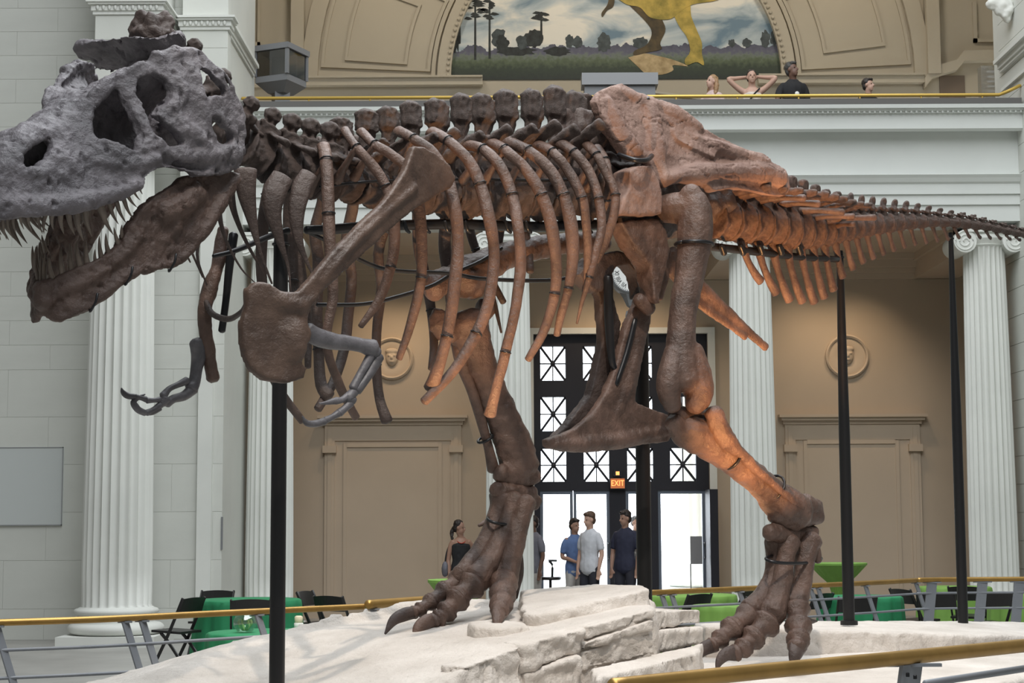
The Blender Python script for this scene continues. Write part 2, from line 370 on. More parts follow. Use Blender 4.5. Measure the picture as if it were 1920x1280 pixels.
# ---- columns
def column(cx, cy, rb, ztop, label, zb=0.0, group=None, capital=True, vol=0.17, nfl=24):
    e = empty('fluted_column', label, 'column', (cx, cy, zb), 0, group)
    g = box(-rb*1.38, rb*1.38, -rb*1.38, rb*1.38, 0, rb*0.30); b = g.obj('plinth', M['column'], e)
    z = rb*0.30
    prof = [(rb*1.3, z)]+[(rb*(1.12+0.24*math.sin(a)), z+rb*0.17*(1-math.cos(a))) for a in np.linspace(0.1, math.pi-0.1, 8)]
    z2 = z+rb*0.36
    prof += [(rb*1.10, z2), (rb*1.05, z2+rb*0.12), (rb*1.10, z2+rb*0.2)]+[(rb*(1.08+0.12*math.sin(a)), z2+rb*0.2+rb*0.09*(1-math.cos(a))) for a in np.linspace(0.1, math.pi-0.1, 7)]
    z3 = z2+rb*0.42; prof += [(rb*1.02, z3)]
    lathe(prof, 48).obj('base', M['column'], e, angle=40)
    zt = ztop-zb; zs = np.linspace(z3, zt-vol*1.5, 14); rt = rb*0.85
    def rf(r, w, t):
        ph = (w*nfl/(2*math.pi)) % 1.0; d = 0.0 if (ph < 0.1 or ph > 0.9) else math.sin((ph-0.1)/0.8*math.pi)
        k = min(1, min(t, 1-t)/0.02); return r*(1-0.10*math.sqrt(max(d, 0))*k)
    pr = [(rb+(rt-rb)*((zz-z3)/(zs[-1]-z3))**1.4, zz) for zz in zs]
    pr = [pr[0], (pr[0][0], pr[0][1]+0.03)]+pr[1:-1]+[(pr[-1][0], pr[-1][1]-0.03), pr[-1]]
    def rf2(r, w, t):
        i = t*(len(pr)-1)
        return r if (i < 0.5 or i > len(pr)-1.5) else rf(r, w, 0.5)
    lathe(pr, nfl*8, rfun=rf2).obj('shaft', M['column'], e, angle=60)
    if capital:
        g = lathe([(rt*1.0, zt-vol*1.5), (rt*1.08, zt-vol*1.35), (rt*1.02, zt-vol*1.3), (rt*1.2, zt-vol*0.8), (rt*1.2, zt-vol*0.5)], 32)
        g.box(-rt-vol*0.6, rt+vol*0.6, -rt*1.05, rt*1.05, zt-vol*0.75, zt-vol*0.28)
        g.box(-rt*1.25, rt*1.25, -rt*1.2, rt*1.2, zt-vol*0.28, zt)
        c = g.obj('capital', M['column'], e)
        for sx in (-1, 1):
            g = tube([(sx*(rt+vol*0.35), -rt*1.15, zt-vol*1.1), (sx*(rt+vol*0.35), rt*1.15, zt-vol*1.1)], [vol, vol], 28, caps=False)
            for fy in (-1, 1):
                P = []; Rr = []
                for a in np.linspace(0, 4.6*math.pi, 60):
                    q = vol*(1-a/(4.6*math.pi)*0.85)*0.93; ang = math.pi/2-sx*a
                    P.append((sx*(rt+vol*0.35)+q*math.cos(ang), fy*rt*1.16, zt-vol*1.1+q*math.sin(ang))); Rr.append(vol*0.075)
                tube(P, Rr, 6, g=g)
            g.obj('volute', M['column'], c, angle=40)
    return e
for i, lab in enumerate(['white fluted column beside the left wing wall, behind the black front pole', 'white fluted column left of the dark entrance doors', 'white fluted column right of the dark entrance doors', 'white fluted column at far right below the tail tip']):
    column(CX[i], YC, 0.36, ZY(438, YC), lab, group='portico columns')
column(XY(228, 22.75), 22.75, 0.46, 7.05, 'large white fluted column below the dinosaur jaw against the block wall', vol=0.24)

# ---- entablature (mouldings swept along the beam)
YF = 25.2
def pz(py): return ZY(py, YF, 1700)
prof = [(415, 0), (384, 0), (384, .03), (364, .03), (364, .06), (345, .06), (341, .09), (333, .12), (327, .15), (326, .03), (247, .03), (246, .26), (241, .30), (213, .30), (212, .33), (208, .34), (207, .37), (203, .38), (202, .42), (195, .43)]
pp = [(YF-o, ZY(y, YF-o, 1700)) for y, o in prof]; ZPT = ZY(184, YF-.42, 1700); ZPB = ZY(195, YF-.43, 1700); pp += [(26.0, ZPB), (26.0, pz(415))]
ent = profx(pp, XL-0.01, XR+0.0).obj('trim_14', M['entab'], kind='structure')
bead = box(-0.014, 0.014, -0.02, 0.01, -0.016, 0.016).mesh('bead'); bead.materials.append(M['entab'])
for i in range(150):
    o = put('dentil', bead, None, ent); o.location = (XL+0.05+i*(XR-XL-0.1)/149, YF-0.345, ZY(209.5, YF-.345, 1700))
box(XL, XR-0.05, YF-0.42, 26.0, ZPB, ZPT).obj('trim_15', M['parapet'], kind='structure')
# brass rail on the parapet
r = empty('balcony_rail', 'thin brass handrail along the balcony parapet', 'handrail', (XL, YF-0.3, ZPT))
zr = ZY(178.5, YF-.3, 1700); tube([(XL+0.02, YF-0.3, zr), (XR-0.35, YF-0.3, zr), (XR-0.2, YF-0.3, zr+0.06), (XR-0.03, YF-0.3, zr+0.14)], [0.026]*4, 10).obj('rail_tube', M['brassrail'], r, smooth=True).parent = None
rt_ = COL.objects[-1] if False else bpy.data.objects['rail_tube']; rt_.parent = r; rt_.matrix_parent_inverse = Matrix.Translation(-Vector(r.location))
for i in range(13):
    x = XL+0.1+i*(XR-XL-0.7)/12
    o = tube([(0, 0, 0), (0, 0, zr-ZPT)], [0.014, 0.014], 8).obj('rail_post', M['brassrail'], r); o.location = (x-XL, 0, 0)

# ---- balcony: floor, back wall with arched mural
ZBF = 6.90
YM = 31.6
box(XL, XR, 26.0, YM, 6.62, ZBF).obj('floor_balcony', M['floor'], kind='structure')
MC = W(1155, 149, YM); MR = 316/F*YM*1.0
g = box(-7, 11, YM, YM+0.3, 6, 15); g.obj('wall_balcony', M['upper'], kind='structure')
box(-7, 11, 25.5, YM+0.3, 15, 15.2).obj('ceiling_balcony', M['upper'], kind='structure')
box(XL-3.0, XL-2.9, 26.2, YM, 6, 15).obj('wall_balcony_left', M['upper'], kind='structure')
box(XR+3.0, XR+3.1, 26.3, YM, 6, 15).obj('wall_balcony_right', M['upper'], kind='structure')
def arc_band(r0, r1, y0, y1, a0, a1, n=40):
    g = G(); V = []; Fc = []
    for i in range(n+1):
        a = a0+(a1-a0)*i/n
        for (rr, yy) in ((r0, y1), (r1, y1), (r1, y0), (r0, y0)): V.append((MC.x+rr*math.cos(a), yy, MC.z+rr*math.sin(a)))
    for i in range(n):
        for k in range(4): Fc.append((i*4+k, i*4+(k+1) % 4, i*4+4+(k+1) % 4, i*4+4+k))
    Fc += [(0, 1, 2, 3), (n*4+3, n*4+2, n*4+1, n*4)]
    return g.add(V, Fc)
pxm = YM/F
ring = arc_band(MR, MR+26*pxm, YM-0.14, YM, 0, math.pi).obj('trim_16', M['upper'], kind='structure', smooth=False)
arc_band(MR+30*pxm, MR+38*pxm, YM-0.08, YM, 0, math.pi).obj('trim_17', M['upper'], kind='structure')
arc_band(MR+255*pxm, MR+285*pxm, YM-0.12, YM, 0, math.pi).obj('trim_18', M['upper'], kind='structure')
bd = ellipsoid((0, 0, 0), (0.035, 0.03, 0.035), seg=6, rings=5).mesh('bead_round', True); bd.materials.append(M['upper'])
for i in range(90):
    a = math.pi*(i+0.5)/90; o = put('bead', bd, None, ring); o.location = (MC.x+(MR+6*pxm)*math.cos(a), YM-0.15, MC.z+(MR+6*pxm)*math.sin(a))
# coffers of the splayed arch: framed panels either side
for k, (a0, a1) in enumerate(((0.06, 0.44), (math.pi-0.44, math.pi-0.06))):
    f0, f1 = MR+40*pxm, MR+250*pxm
    c = arc_band(f0, f0+6*pxm, YM-0.045, YM, a0, a1, 14)
    for q in (arc_band(f1-6*pxm, f1, YM-0.045, YM, a0, a1, 14), arc_band(f0, f1, YM-0.045, YM, a0-0.014, a0, 1), arc_band(f0, f1, YM-0.045, YM, a1, a1+0.014, 1)): c.add(q.v, q.f)
    co = c.obj('trim_%d' % (19+k), M['upper'], kind='structure')
    g0, g1 = f0+45*pxm, f1-45*pxm; b0, b1 = a0+0.075, a1-0.03
    c = arc_band(g0, g0+5*pxm, YM-0.04, YM, b0, b1, 14)
    for q in (arc_band(g1-5*pxm, g1, YM-0.04, YM, b0, b1, 14), arc_band(g0, g1, YM-0.04, YM, b0-0.014, b0, 1), arc_band(g0, g1, YM-0.04, YM, b1, b1+0.014, 1)): c.add(q.v, q.f)
    c.obj('inner_moulding', M['upper'], co)
# cornice under the arch and the curved bench below the mural
g = G()
for (y0, y1, o) in ((163, 150, 0.16), (150, 147, 0.22)):
    za, zb = ZY(y0, YM, 700), ZY(y1, YM, 700)
    g.box(XL-2.5, W(905, 150, YM).x, YM-o, YM, za, zb); g.box(W(1420, 150, YM).x, W(1730, 150, YM).x, YM-o, YM, za, zb)
g.obj('trim_21', M['upper'], kind='structure')
# stepped string course rising to the right
P = [(1730, 155), (1745, 135), (1790, 122), (1803, 105), (1880, 104)]
g = G()
for (a, b) in zip(P[:-1], P[1:]):
    A, B_ = W(*a, YM-0.0), W(*b, YM-0.0); h = 0.14
    g.add([(A.x, YM-0.2, A.z-h), (B_.x, YM-0.2, B_.z-h), (B_.x, YM-0.2, B_.z+h*.4), (A.x, YM-0.2, A.z+h*.4), (A.x, YM, A.z-h), (B_.x, YM, B_.z-h), (B_.x, YM, B_.z+h*.4), (A.x, YM, A.z+h*.4)],
          [(0, 1, 2, 3), (7, 6, 5, 4), (0, 4, 5, 1), (3, 2, 6, 7), (0, 3, 7, 4), (1, 5, 6, 2)])
g.obj('trim_22', M['upper'], kind='structure')
for k, (pa, pb) in enumerate((((1822, 5), (1868, 80)), ((435, -20), (488, 87)))):
    A, B_ = W(*pa, YM), W(*pb, YM); g = G()
    for (x0, x1, z0, z1) in ((A.x, A.x+0.07, B_.z, A.z), (A.x, B_.x, B_.z, B_.z+0.07), (B_.x-0.05, B_.x, B_.z, A.z)): g.box(x0, x1, YM-0.06, YM, z0, z1)
    g.obj('trim_%d' % (23+k), M['upper'], kind='structure')
for k, pxx in enumerate((1745, 560)):
    x = XY(pxx, YM, 80); box(x-0.12, x+0.12, YM-0.25, YM, ZY(145, YM), 15).obj('trim_%d' % (25+k), M['upper'], kind='structure')
A, B_ = W(1762, 182, YM), W(1808, 142, YM)
box(A.x, B_.x, YM-0.02, YM, 6.8, B_.z).obj('door_4', mat('door_recess', (0.20, 0.155, 0.12), 0.8), kind='structure')
# curved low bench (two receding wings meeting behind the kiosk)
zt = ZY(146, YM-0.3, 1155)
def bench(P, y0, y1, nm, m):
    P = catmull(P, 24); g = G(); V = []; Fc = []
    for p_ in P: V += [(p_[0], p_[1], y0), (p_[0], p_[1]+0.5, y0), (p_[0], p_[1]+0.5, y1), (p_[0], p_[1], y1)]
    for i in range(len(P)-1):
        for k in range(4): Fc.append((i*4+k, i*4+(k+1) % 4, i*4+4+(k+1) % 4, i*4+4+k))
    n = len(P)-1; Fc += [(3, 2, 1, 0), (n*4, n*4+1, n*4+2, n*4+3)]
    return g.add(V, Fc).obj(nm, m, kind='structure')
x0, xm_, x1 = W(900, 150, YM).x, W(1155, 150, YM).x, W(1430, 150, YM).x
bench([(x0, YM-0.5), (x0+1.1, YM-1.4), (xm_, YM-2.2), (x1-1.1, YM-1.4), (x1, YM-0.5)], ZBF, ZY(178, YM-2, 1155), 'trim_27', M['upper'])
bench([(x0, YM-0.56), (x0+1.1, YM-1.46), (xm_, YM-2.26), (x1-1.1, YM-1.46), (x1, YM-0.56)], ZY(178, YM-2, 1155), ZY(174, YM-2, 1155), 'trim_28', M['upper'])

# ---- the mural: a generic landscape print on the arched wall
def mural_mat():
    m, nt, b = new_mat('mural_print'); N = nt.nodes.new; L = nt.links.new
    tc = N('ShaderNodeTexCoord'); sp = N('ShaderNodeSeparateXYZ'); L(tc.outputs['Object'], sp.inputs[0])
    n1 = N('ShaderNodeTexNoise'); n1.inputs['Scale'].default_value = 0.9; n1.inputs['Detail'].default_value = 7; n1.inputs['Distortion'].default_value = 0.6
    mp = N('ShaderNodeMapping'); mp.inputs['Scale'].default_value = (0.8, 1, 1.9); L(tc.outputs['Object'], mp.inputs[0]); L(mp.outputs[0], n1.inputs['Vector'])
    sky = N('ShaderNodeValToRGB'); e = sky.color_ramp.elements; e[0].position = 0.36; e[0].color = (0.16, 0.25, 0.33, 1); e[1].position = 0.60; e[1].color = (0.86, 0.83, 0.75, 1)
    k = e.new(0.48); k.color = (0.50, 0.57, 0.60, 1); L(n1.outputs['Fac'], sky.inputs[0])
    n2 = N('ShaderNodeTexNoise'); n2.inputs['Scale'].default_value = 3.2; n2.inputs['Detail'].default_value = 8; L(tc.outputs['Object'], n2.inputs['Vector'])
    ma = N('ShaderNodeMath'); ma.operation = 'MULTIPLY_ADD'; ma.inputs[1].default_value = -0.55; L(n2.outputs['Fac'], ma.inputs[0]); L(sp.outputs['Z'], ma.inputs[2])
    lay = N('ShaderNodeValToRGB'); lay.color_ramp.interpolation = 'LINEAR'; e = lay.color_ramp.elements
    e[0].position = 0.0; e[0].color = (0.02, 0.026, 0.018, 1); e[1].position = 1.0; e[1].color = (0.05, 0.055, 0.085, 1)
    for ps, cc in ((0.22, (0.035, 0.05, 0.028)), (0.36, (0.10, 0.13, 0.07)), (0.46, (0.16, 0.19, 0.16)), (0.52, (0.12, 0.12, 0.17)), (0.75, (0.06, 0.063, 0.095))):
        k = e.new(ps); k.color = (*cc, 1)
    n3 = N('ShaderNodeTexNoise'); n3.inputs['Scale'].default_value = 14; n3.inputs['Detail'].default_value = 6; L(tc.outputs['Object'], n3.inputs['Vector'])
    mz = N('ShaderNodeMath'); mz.operation = 'MULTIPLY_ADD'; mz.inputs[1].default_value = 0.28; mz.inputs[2].default_value = -0.14; L(n3.outputs['Fac'], mz.inputs[0])
    md = N('ShaderNodeMath'); md.operation = 'ADD'; L(sp.outputs['Z'], md.inputs[0]); L(mz.outputs[0], md.inputs[1]); L(md.outputs[0], lay.inputs[0])
    cmp_ = N('ShaderNodeMath'); cmp_.operation = 'GREATER_THAN'; cmp_.inputs[1].default_value = 0.36; L(ma.outputs[0], cmp_.inputs[0])
    mx = N('ShaderNodeMixRGB'); L(cmp_.outputs[0], mx.inputs[0]); L(lay.outputs[0], mx.inputs[1]); L(sky.outputs[0], mx.inputs[2])
    L(mx.outputs[0], b.inputs['Base Color']); b.inputs['Roughness'].default_value = 0.5; return m
mu = empty('wall_mural', 'arched wall mural of a misty landscape with trees and two-legged dinosaur', 'mural', (MC.x, YM, MC.z))
n = 64; V = [(MR*math.cos(math.pi*i/n), -0.02, MR*math.sin(math.pi*i/n)) for i in range(n+1)]+[(MR*math.cos(math.pi*i/n), 0, MR*math.sin(math.pi*i/n)) for i in range(n+1)]
g = G().add(V, [tuple(range(n, -1, -1)), tuple(range(n+1, 2*n+2))]+[(i, i+1, n+2+i, n+1+i) for i in range(n)]+[(n, 0, n+1, 2*n+1)]); g.obj('canvas', mural_mat(), mu)
def mpt(px, py, lift=0.024):
    p = W(px, py, YM-lift); return Vector((p.x-MC.x, -lift, p.z-MC.z))
def mshape(nm, P, m, lift=0.024, smoothn=None):
    if smoothn: P = catmull([(*p,) for p in P]+[P[0]], smoothn)[:-1]
    bm = bmesh.new(); vs = [bm.verts.new(mpt(p[0], p[1], lift)) for p in P]; f = bm.faces.new(vs)
    r_ = bmesh.ops.extrude_face_region(bm, geom=[f])
    for v in r_['geom']:
        if isinstance(v, bmesh.types.BMVert): v.co.y += 0.003
    me = bpy.data.meshes.new(nm); bmesh.ops.triangulate(bm, faces=bm.faces); bmesh.ops.recalc_face_normals(bm, faces=bm.faces); bm.to_mesh(me); bm.free()
    return put(nm, me, m, mu)
M['pt_dark'] = mat('paint_dark_tree', (0.025, 0.03, 0.03), 0.6, var=0.5, scale=9)
M['pt_grey'] = mat('paint_misty_tree', (0.06, 0.075, 0.08), 0.6, var=0.4, scale=9)
M['pt_leg'] = mat('paint_dark_leg', (0.035, 0.026, 0.015), 0.6, col2=(0.12, 0.085, 0.035), scale=5)
M['pt_skin'] = mat('paint_yellow_skin', (0.25, 0.21, 0.04), 0.6, col2=(0.62, 0.45, 0.10), scale=4)
M['pt_tan'] = mat('paint_tan_body', (0.35, 0.25, 0.12), 0.6, col2=(0.6, 0.46, 0.26), scale=6)
rnd = random.Random(5)
for (x, yt, yb, w) in ((891, 0, 112, 22), (918, 0, 110, 16), (1015, 22, 80, 18)):
    mshape('painted_trunk', [(x-1.6, yt), (x+1.6, yt), (x+2.2, yb), (x-2.2, yb)], M['pt_dark'])
    for k in range(9):
        yy = yt+2+(yb-yt)*0.06*k*(0.6 if yt == 0 else 0.45); xx = x+rnd.uniform(-w*0.6, w*0.6); ww = w*rnd.uniform(0.3, 0.6)
        mshape('painted_branch', [(xx-ww, yy+1), (xx-ww*.4, yy-3), (xx+ww*.3, yy-2), (xx+ww, yy+1), (xx, yy+3)], M['pt_dark'], 0.027+0.0005*k)
for (x, y, w, h, mm) in ((855, 95, 10, 70, 'pt_dark'), (935, 92, 13, 40, 'pt_grey'), (942, 95, 12, 28, 'pt_dark'), (978, 92, 10, 26, 'pt_grey'), (1000, 88, 18, 32, 'pt_dark'), (1068, 88, 8, 22, 'pt_grey'), (1083, 90, 9, 24, 'pt_grey'), (1132, 98, 14, 34, 'pt_grey'), (1200, 92, 14, 22, 'pt_grey'), (1372, 88, 7, 14, 'pt_grey'), (1400, 88, 9, 16, 'pt_grey'), (1435, 88, 9, 30, 'pt_grey'), (1452, 86, 8, 26, 'pt_grey'), (965, 104, 40, 16, 'pt_dark'), (1045, 104, 26, 16, 'pt_dark')):
    P = []
    for k in range(22):
        a = 2*math.pi*k/22; q = rnd.uniform(0.75, 1.15); P.append((x+w*q*math.cos(a), y-h*0.5+h*0.55*q*math.sin(a)))
    mshape('painted_foliage', P, M[mm], 0.022+rnd.uniform(0, 0.006))
# generic two-legged creature: tail-side body, two legs, a reclining pale form at its feet
mshape('painted_thigh', [(1178, 8), (1240, -12), (1240, 30), (1248, 55), (1238, 80), (1240, 92), (1215, 98), (1190, 104), (1190, 95), (1212, 84), (1222, 62), (1212, 42)], M['pt_leg'], 0.030, 50)
mshape('painted_body', [(1150, -8), (1175, 8), (1200, 14), (1220, 33), (1255, 36), (1275, 22), (1300, 8), (1350, -2), (1360, -30), (1250, -45), (1160, -40)], M['pt_skin'], 0.036, 60)
mshape('painted_leg', [(1250, -10), (1290, 0), (1296, 30), (1306, 55), (1316, 80), (1316, 100), (1320, 122), (1306, 116), (1288, 122), (1284, 112), (1294, 96), (1288, 70), (1274, 50), (1262, 25)], M['pt_skin'], 0.033, 50)
mshape('painted_arm', [(1142, -4), (1152, -6), (1150, 12), (1138, 20), (1130, 32), (1128, 24), (1138, 10)], M['pt_leg'], 0.031, 30)
mshape('painted_fallen_form', [(1178, 108), (1205, 100), (1230, 104), (1262, 112), (1290, 124), (1262, 122), (1262, 132), (1240, 140), (1212, 138), (1195, 124)], M['pt_tan'], 0.028, 40)

# ---- entrance doors: dark bronze frame, grid of cross-braced windows, open leaves
dr = bpy.data.objects.new('door_1', None); COL.objects.link(dr); tag(dr, kind='structure')
dx = [XY(p_, YB) for p_ in (1013, 1060, 1093, 1140, 1174, 1222, 1254, 1302)]; dz = [ZY(p_, YB, 1160) for p_ in (648, 712, 743, 807, 840, 902)]
y0, y1 = YB+0.05, YB+0.20
zt0 = ZY(919, YB, 1160)
g = G(); ex = [DX0]+dx+[DX1]
for i in range(0, 10, 2): g.box(ex[i], ex[i+1], y0, y1, zt0, DZ1)
for i in range(1, 9, 2):
    for (a, b) in ((dz[0], DZ1), (dz[2], dz[1]), (dz[4], dz[3]), (zt0, dz[5])): g.box(ex[i], ex[i+1], y0, y1, a, b)
g.obj('transom_frame', M['bronze'], dr)
for i in range(4):
    for j in range(3):
        a, b, c, d = dx[2*i], dx[2*i+1], dz[2*j+1], dz[2*j]; mx_, mz_ = (a+b)/2, (c+d)/2
        w_ = bpy.data.objects.new('lattice_window', None); COL.objects.link(w_); w_.parent = dr
        g = G(); t = 0.014; ym = (y0+y1)/2
        g.box(mx_-t*.7, mx_+t*.7, ym-.03, ym+.03, c, d); g.box(a, b, ym-.03, ym+.03, mz_-t*.7, mz_+t*.7)
        for (p_, q) in (((a, c), (b, d)), ((a, d), (b, c))):
            v = Vector((q[0]-p_[0], 0, q[1]-p_[1])).normalized(); nn = Vector((-v.z, 0, v.x))*t*1.4
            P0, P1 = Vector((p_[0], 0, p_[1])), Vector((q[0], 0, q[1]))
            V = [P0+nn, P0-nn, P1-nn, P1+nn]; g.add([(u.x, ym-.025, u.z) for u in V]+[(u.x, ym+.025, u.z) for u in V], [(0, 1, 2, 3), (7, 6, 5, 4), (0, 4, 5, 1), (1, 5, 6, 2), (2, 6, 7, 3), (3, 7, 4, 0)])
        ellipsoid((mx_, ym, mz_), (0.045, 0.04, 0.045), g, 10, 6); g.obj('muntin', M['bronze'], w_)
        box(a, b, ym+.03, ym+.036, c, d).obj('pane', M['glass'], w_)
for (pa, pb) in ((1000, 1011), (1140, 1170), (1198, 1230), (1319, 1327)): box(XY(pa, YB), XY(pb, YB), y0, y1, 0, zt0).obj('mullion', M['bronze'], dr)
M['alu'] = mat('door_leaf_blue_grey', (0.16, 0.19, 0.24), 0.4)
for (pa, pb) in ((1011, 1072), (1073, 1140), (1170, 1198), (1230, 1318)):
    a, b = XY(pa, YB), XY(pb, YB); lf = bpy.data.objects.new('leaf', None); COL.objects.link(lf); lf.parent = dr
    w_ = 0.05; g = G(); g.box(a, a+w_, y0+.03, y1-.05, .02, zt0); g.box(b-w_, b, y0+.03, y1-.05, .02, zt0); g.box(a+w_, b-w_, y0+.03, y1-.05, zt0-.06, zt0); g.box(a+w_, b-w_, y0+.03, y1-.05, .02, .2)
    g.obj('leaf_frame', M['alu'], lf); box(a+w_, b-w_, y0+.06, y0+.066, .2, zt0-.06).obj('pane', M['glass'], lf)
    if pb-pa > 40: tube([(b-w_*.5, y0, 0.95), (b-w_*.5, y0-.05, 0.97), (b-w_*.5, y0-.05, 1.2), (b-w_*.5, y0, 1.22)], [.012]*4, 8).obj('handle', M['steel'], lf)
# open leaf standing at the right jamb
box(XY(1322, 28.2), XY(1337, 28.2), 27.9, YB, 0, ZY(917, 28.2)).obj('door_5', M['bronze'], kind='structure')

# ---- outside the doors
box(-20, 25, 30.0, 90, -0.25, -0.02).obj('floor_terrace', mat('pale_paving', (0.7, 0.7, 0.68), 0.8), kind='structure')
column(XY(1325, 36), 36, 0.7, 12.0, 'pale stone column of the outer portico seen through the doorway', capital=False)
# ================================================================== DINOSAUR SKELETON
# midline of the body in plan: (pixel column at body height, distance)
MID = [(230, 8.3), (330, 8.45), (460, 8.72), (600, 9.05), (875, 9.88), (1150, 10.72), (1300, 11.15), (1500, 12.0), (1700, 13.3), (1920, 15.2), (2050, 16.5)]
MC_ = catmull([((p-960)*y/F, y) for p, y in MID], 600)
MT = -np.gradient(MC_, axis=0); MT /= np.linalg.norm(MT, axis=1)[:, None]           # towards the head
ML = np.stack([-MT[:, 1], MT[:, 0]], 1)                                             # the animal's left (towards the viewer)
def B(px, py, d=0.0):
    """pixel ray met with the sheet that lies d metres left of the body's midline"""
    r = rayd(px, py); C = MC_+ML*d; Y = float(np.interp(r.x, C[:, 0]/C[:, 1], C[:, 1])); return Vector((r.x*Y, Y, EYE+r.z*Y))
def idx_of(P): return int(np.argmin((MC_[:, 0]-P[0])**2+(MC_[:, 1]-P[1])**2))
def mirrorB(P):
    i = idx_of(P); l = ML[i]; k = (P[0]-MC_[i, 0])*l[0]+(P[1]-MC_[i, 1])*l[1]; return Vector((P[0]-2*k*l[0], P[1]-2*k*l[1], P[2]))
def tr(pts, d=0.0, k=1.0):
    """[(px, py, r_px[, d])] -> points, radii in metres"""
    P = []; R = []
    for q in pts:
        dd = q[3] if len(q) > 3 else d; p = B(q[0], q[1], dd); P.append(p); R.append(q[2]*p.y/F*k)
    return P, R
def interp(x, xs, ys): return float(np.interp(x, xs, ys))

rex = empty('dinosaur_skeleton', 'mounted brown dinosaur skeleton striding left with gaping jaws over pale rocks', 'skeleton')
HV = (0.2, -0.97, 0)      # direction towards the viewer, for flattening

def bone_tube(name, pts, d=0.0, flat=1.0, m='bone', parent=None, n=None, seg=12, noise=0.0, mirror=False, hint=HV, label=None):
    P, R = tr(pts, d)
    if mirror: P = [mirrorB(p) for p in P]
    R2 = [(r*flat, r) for r in R]
    g = tube(P, R2, seg, n or len(P)*4, hint)
    if noise:
        a = np.array(g.v); c = vnoise(a, 9, 3)[:, None]; g.v = [tuple(x) for x in a+c*noise*np.array([0.7, 0.3, 0.7])]
    return g.obj(name, M[m], parent or rex, smooth=True, label=label), P, R
def ring(P, i, r, parent, thick=0.006, name='strap', m='steel'):
    T = (Vector(P[min(i+1, len(P)-1)])-Vector(P[max(i-1, 0)])).normalized(); a = T.orthogonal().normalized(); b = T.cross(a)
    Q = [Vector(P[i])+a*math.cos(w)*r+b*math.sin(w)*r for w in np.linspace(0, 2*math.pi, 15)]
    tube(Q, [thick]*len(Q), 6, caps=False).obj(name, M[m], parent, smooth=True)

# ---------------------------------------------------------------- skull
SM = np.array((-1.70, 8.46)); SFd = np.array((-0.456, -0.89)); SL = np.array((0.89, -0.456))
CT = [(0, 400, .10), (0, 320, .09), (40, 400, .15), (80, 300, .17), (85, 400, .2), (100, 250, .13), (160, 200, .14), (150, 390, .24), (150, 300, .20), (210, 150, .19), (250, 125, .23), (300, 100, .29), (365, 88, .34), (205, 385, .28), (270, 345, .34), (230, 250, .27), (330, 200, .37), (300, 285, .37), (400, 150, .42), (440, 220, .44), (455, 300, .44), (370, 320, .42), (-40, 380, .05)]
_c = np.array(CT, float); _D = np.linalg.norm(_c[:, None, :2]-_c[None, :, :2], axis=2); _w = np.linalg.solve(_D+np.eye(len(_c))*2, _c[:, 2]-0.25)
def latd(px, py): return 0.25+float(np.linalg.norm(_c[:, :2]-np.array((px, py)), axis=1) @ _w)
def S(px, py, d=None):
    d = latd(px, py) if d is None else d
    r = rayd(px, py); Y = (d+SM[0]*SL[0]+SM[1]*SL[1])/(r.x*SL[0]+SL[1]); return Vector((r.x*Y, Y, EYE+r.z*Y))
def mirS(P):
    k = (P[0]-SM[0])*SL[0]+(P[1]-SM[1])*SL[1]; return Vector((P[0]-2*k*SL[0], P[1]-2*k*SL[1], P[2]))
SLv = Vector((SL[0], SL[1], 0))
outer = [(367, 87), (388, 100), (403, 115), (418, 136), (428, 156), (440, 182), (452, 202), (457, 228), (459, 255), (458, 290), (455, 308), (446, 318), (420, 326), (375, 332), (350, 322), (330, 312), (300, 318), (280, 330), (270, 345), (250, 366), (232, 378), (205, 386), (180, 393), (150, 400), (115, 404), (82, 405), (37, 405), (5, 410), (-25, 408), (-38, 385), (-30, 350), (-12, 322), (5, 305), (22, 285), (50, 262), (75, 250), (105, 238), (140, 213), (163, 193), (180, 178), (205, 156), (228, 140), (255, 124), (285, 109), (310, 92), (340, 86)]
holes = [[(40, 308), (44, 290), (65, 268), (85, 259), (99, 263), (102, 278), (94, 297), (76, 313), (56, 318)],
         [(205, 168), (180, 195), (172, 222), (174, 246), (184, 260), (216, 266), (238, 275), (264, 284), (270, 255), (266, 235), (253, 211), (242, 190), (232, 166), (219, 158)],
         [(262, 147), (256, 176), (270, 193), (278, 217), (288, 243), (305, 260), (322, 272), (352, 272), (340, 250), (318, 235), (297, 215), (304, 202), (322, 187), (327, 169), (317, 149), (294, 138), (276, 139)],
         [(378, 128), (380, 142), (385, 163), (390, 184), (405, 177), (420, 178), (427, 174), (423, 163), (409, 147), (393, 131)],
         [(398, 214), (400, 233), (404, 249), (411, 264), (421, 268), (432, 269), (441, 262), (439, 247), (428, 241), (412, 226)],
         [(216, 286), (226, 283), (240, 288), (228, 291)], [(163, 272), (168, 270), (174, 284), (172, 292), (166, 284)]]
def sthick(p): return p-SLv*0.055
g = poly_plate([S(*p) for p in outer], [[S(*p) for p in h] for h in holes], sthick)
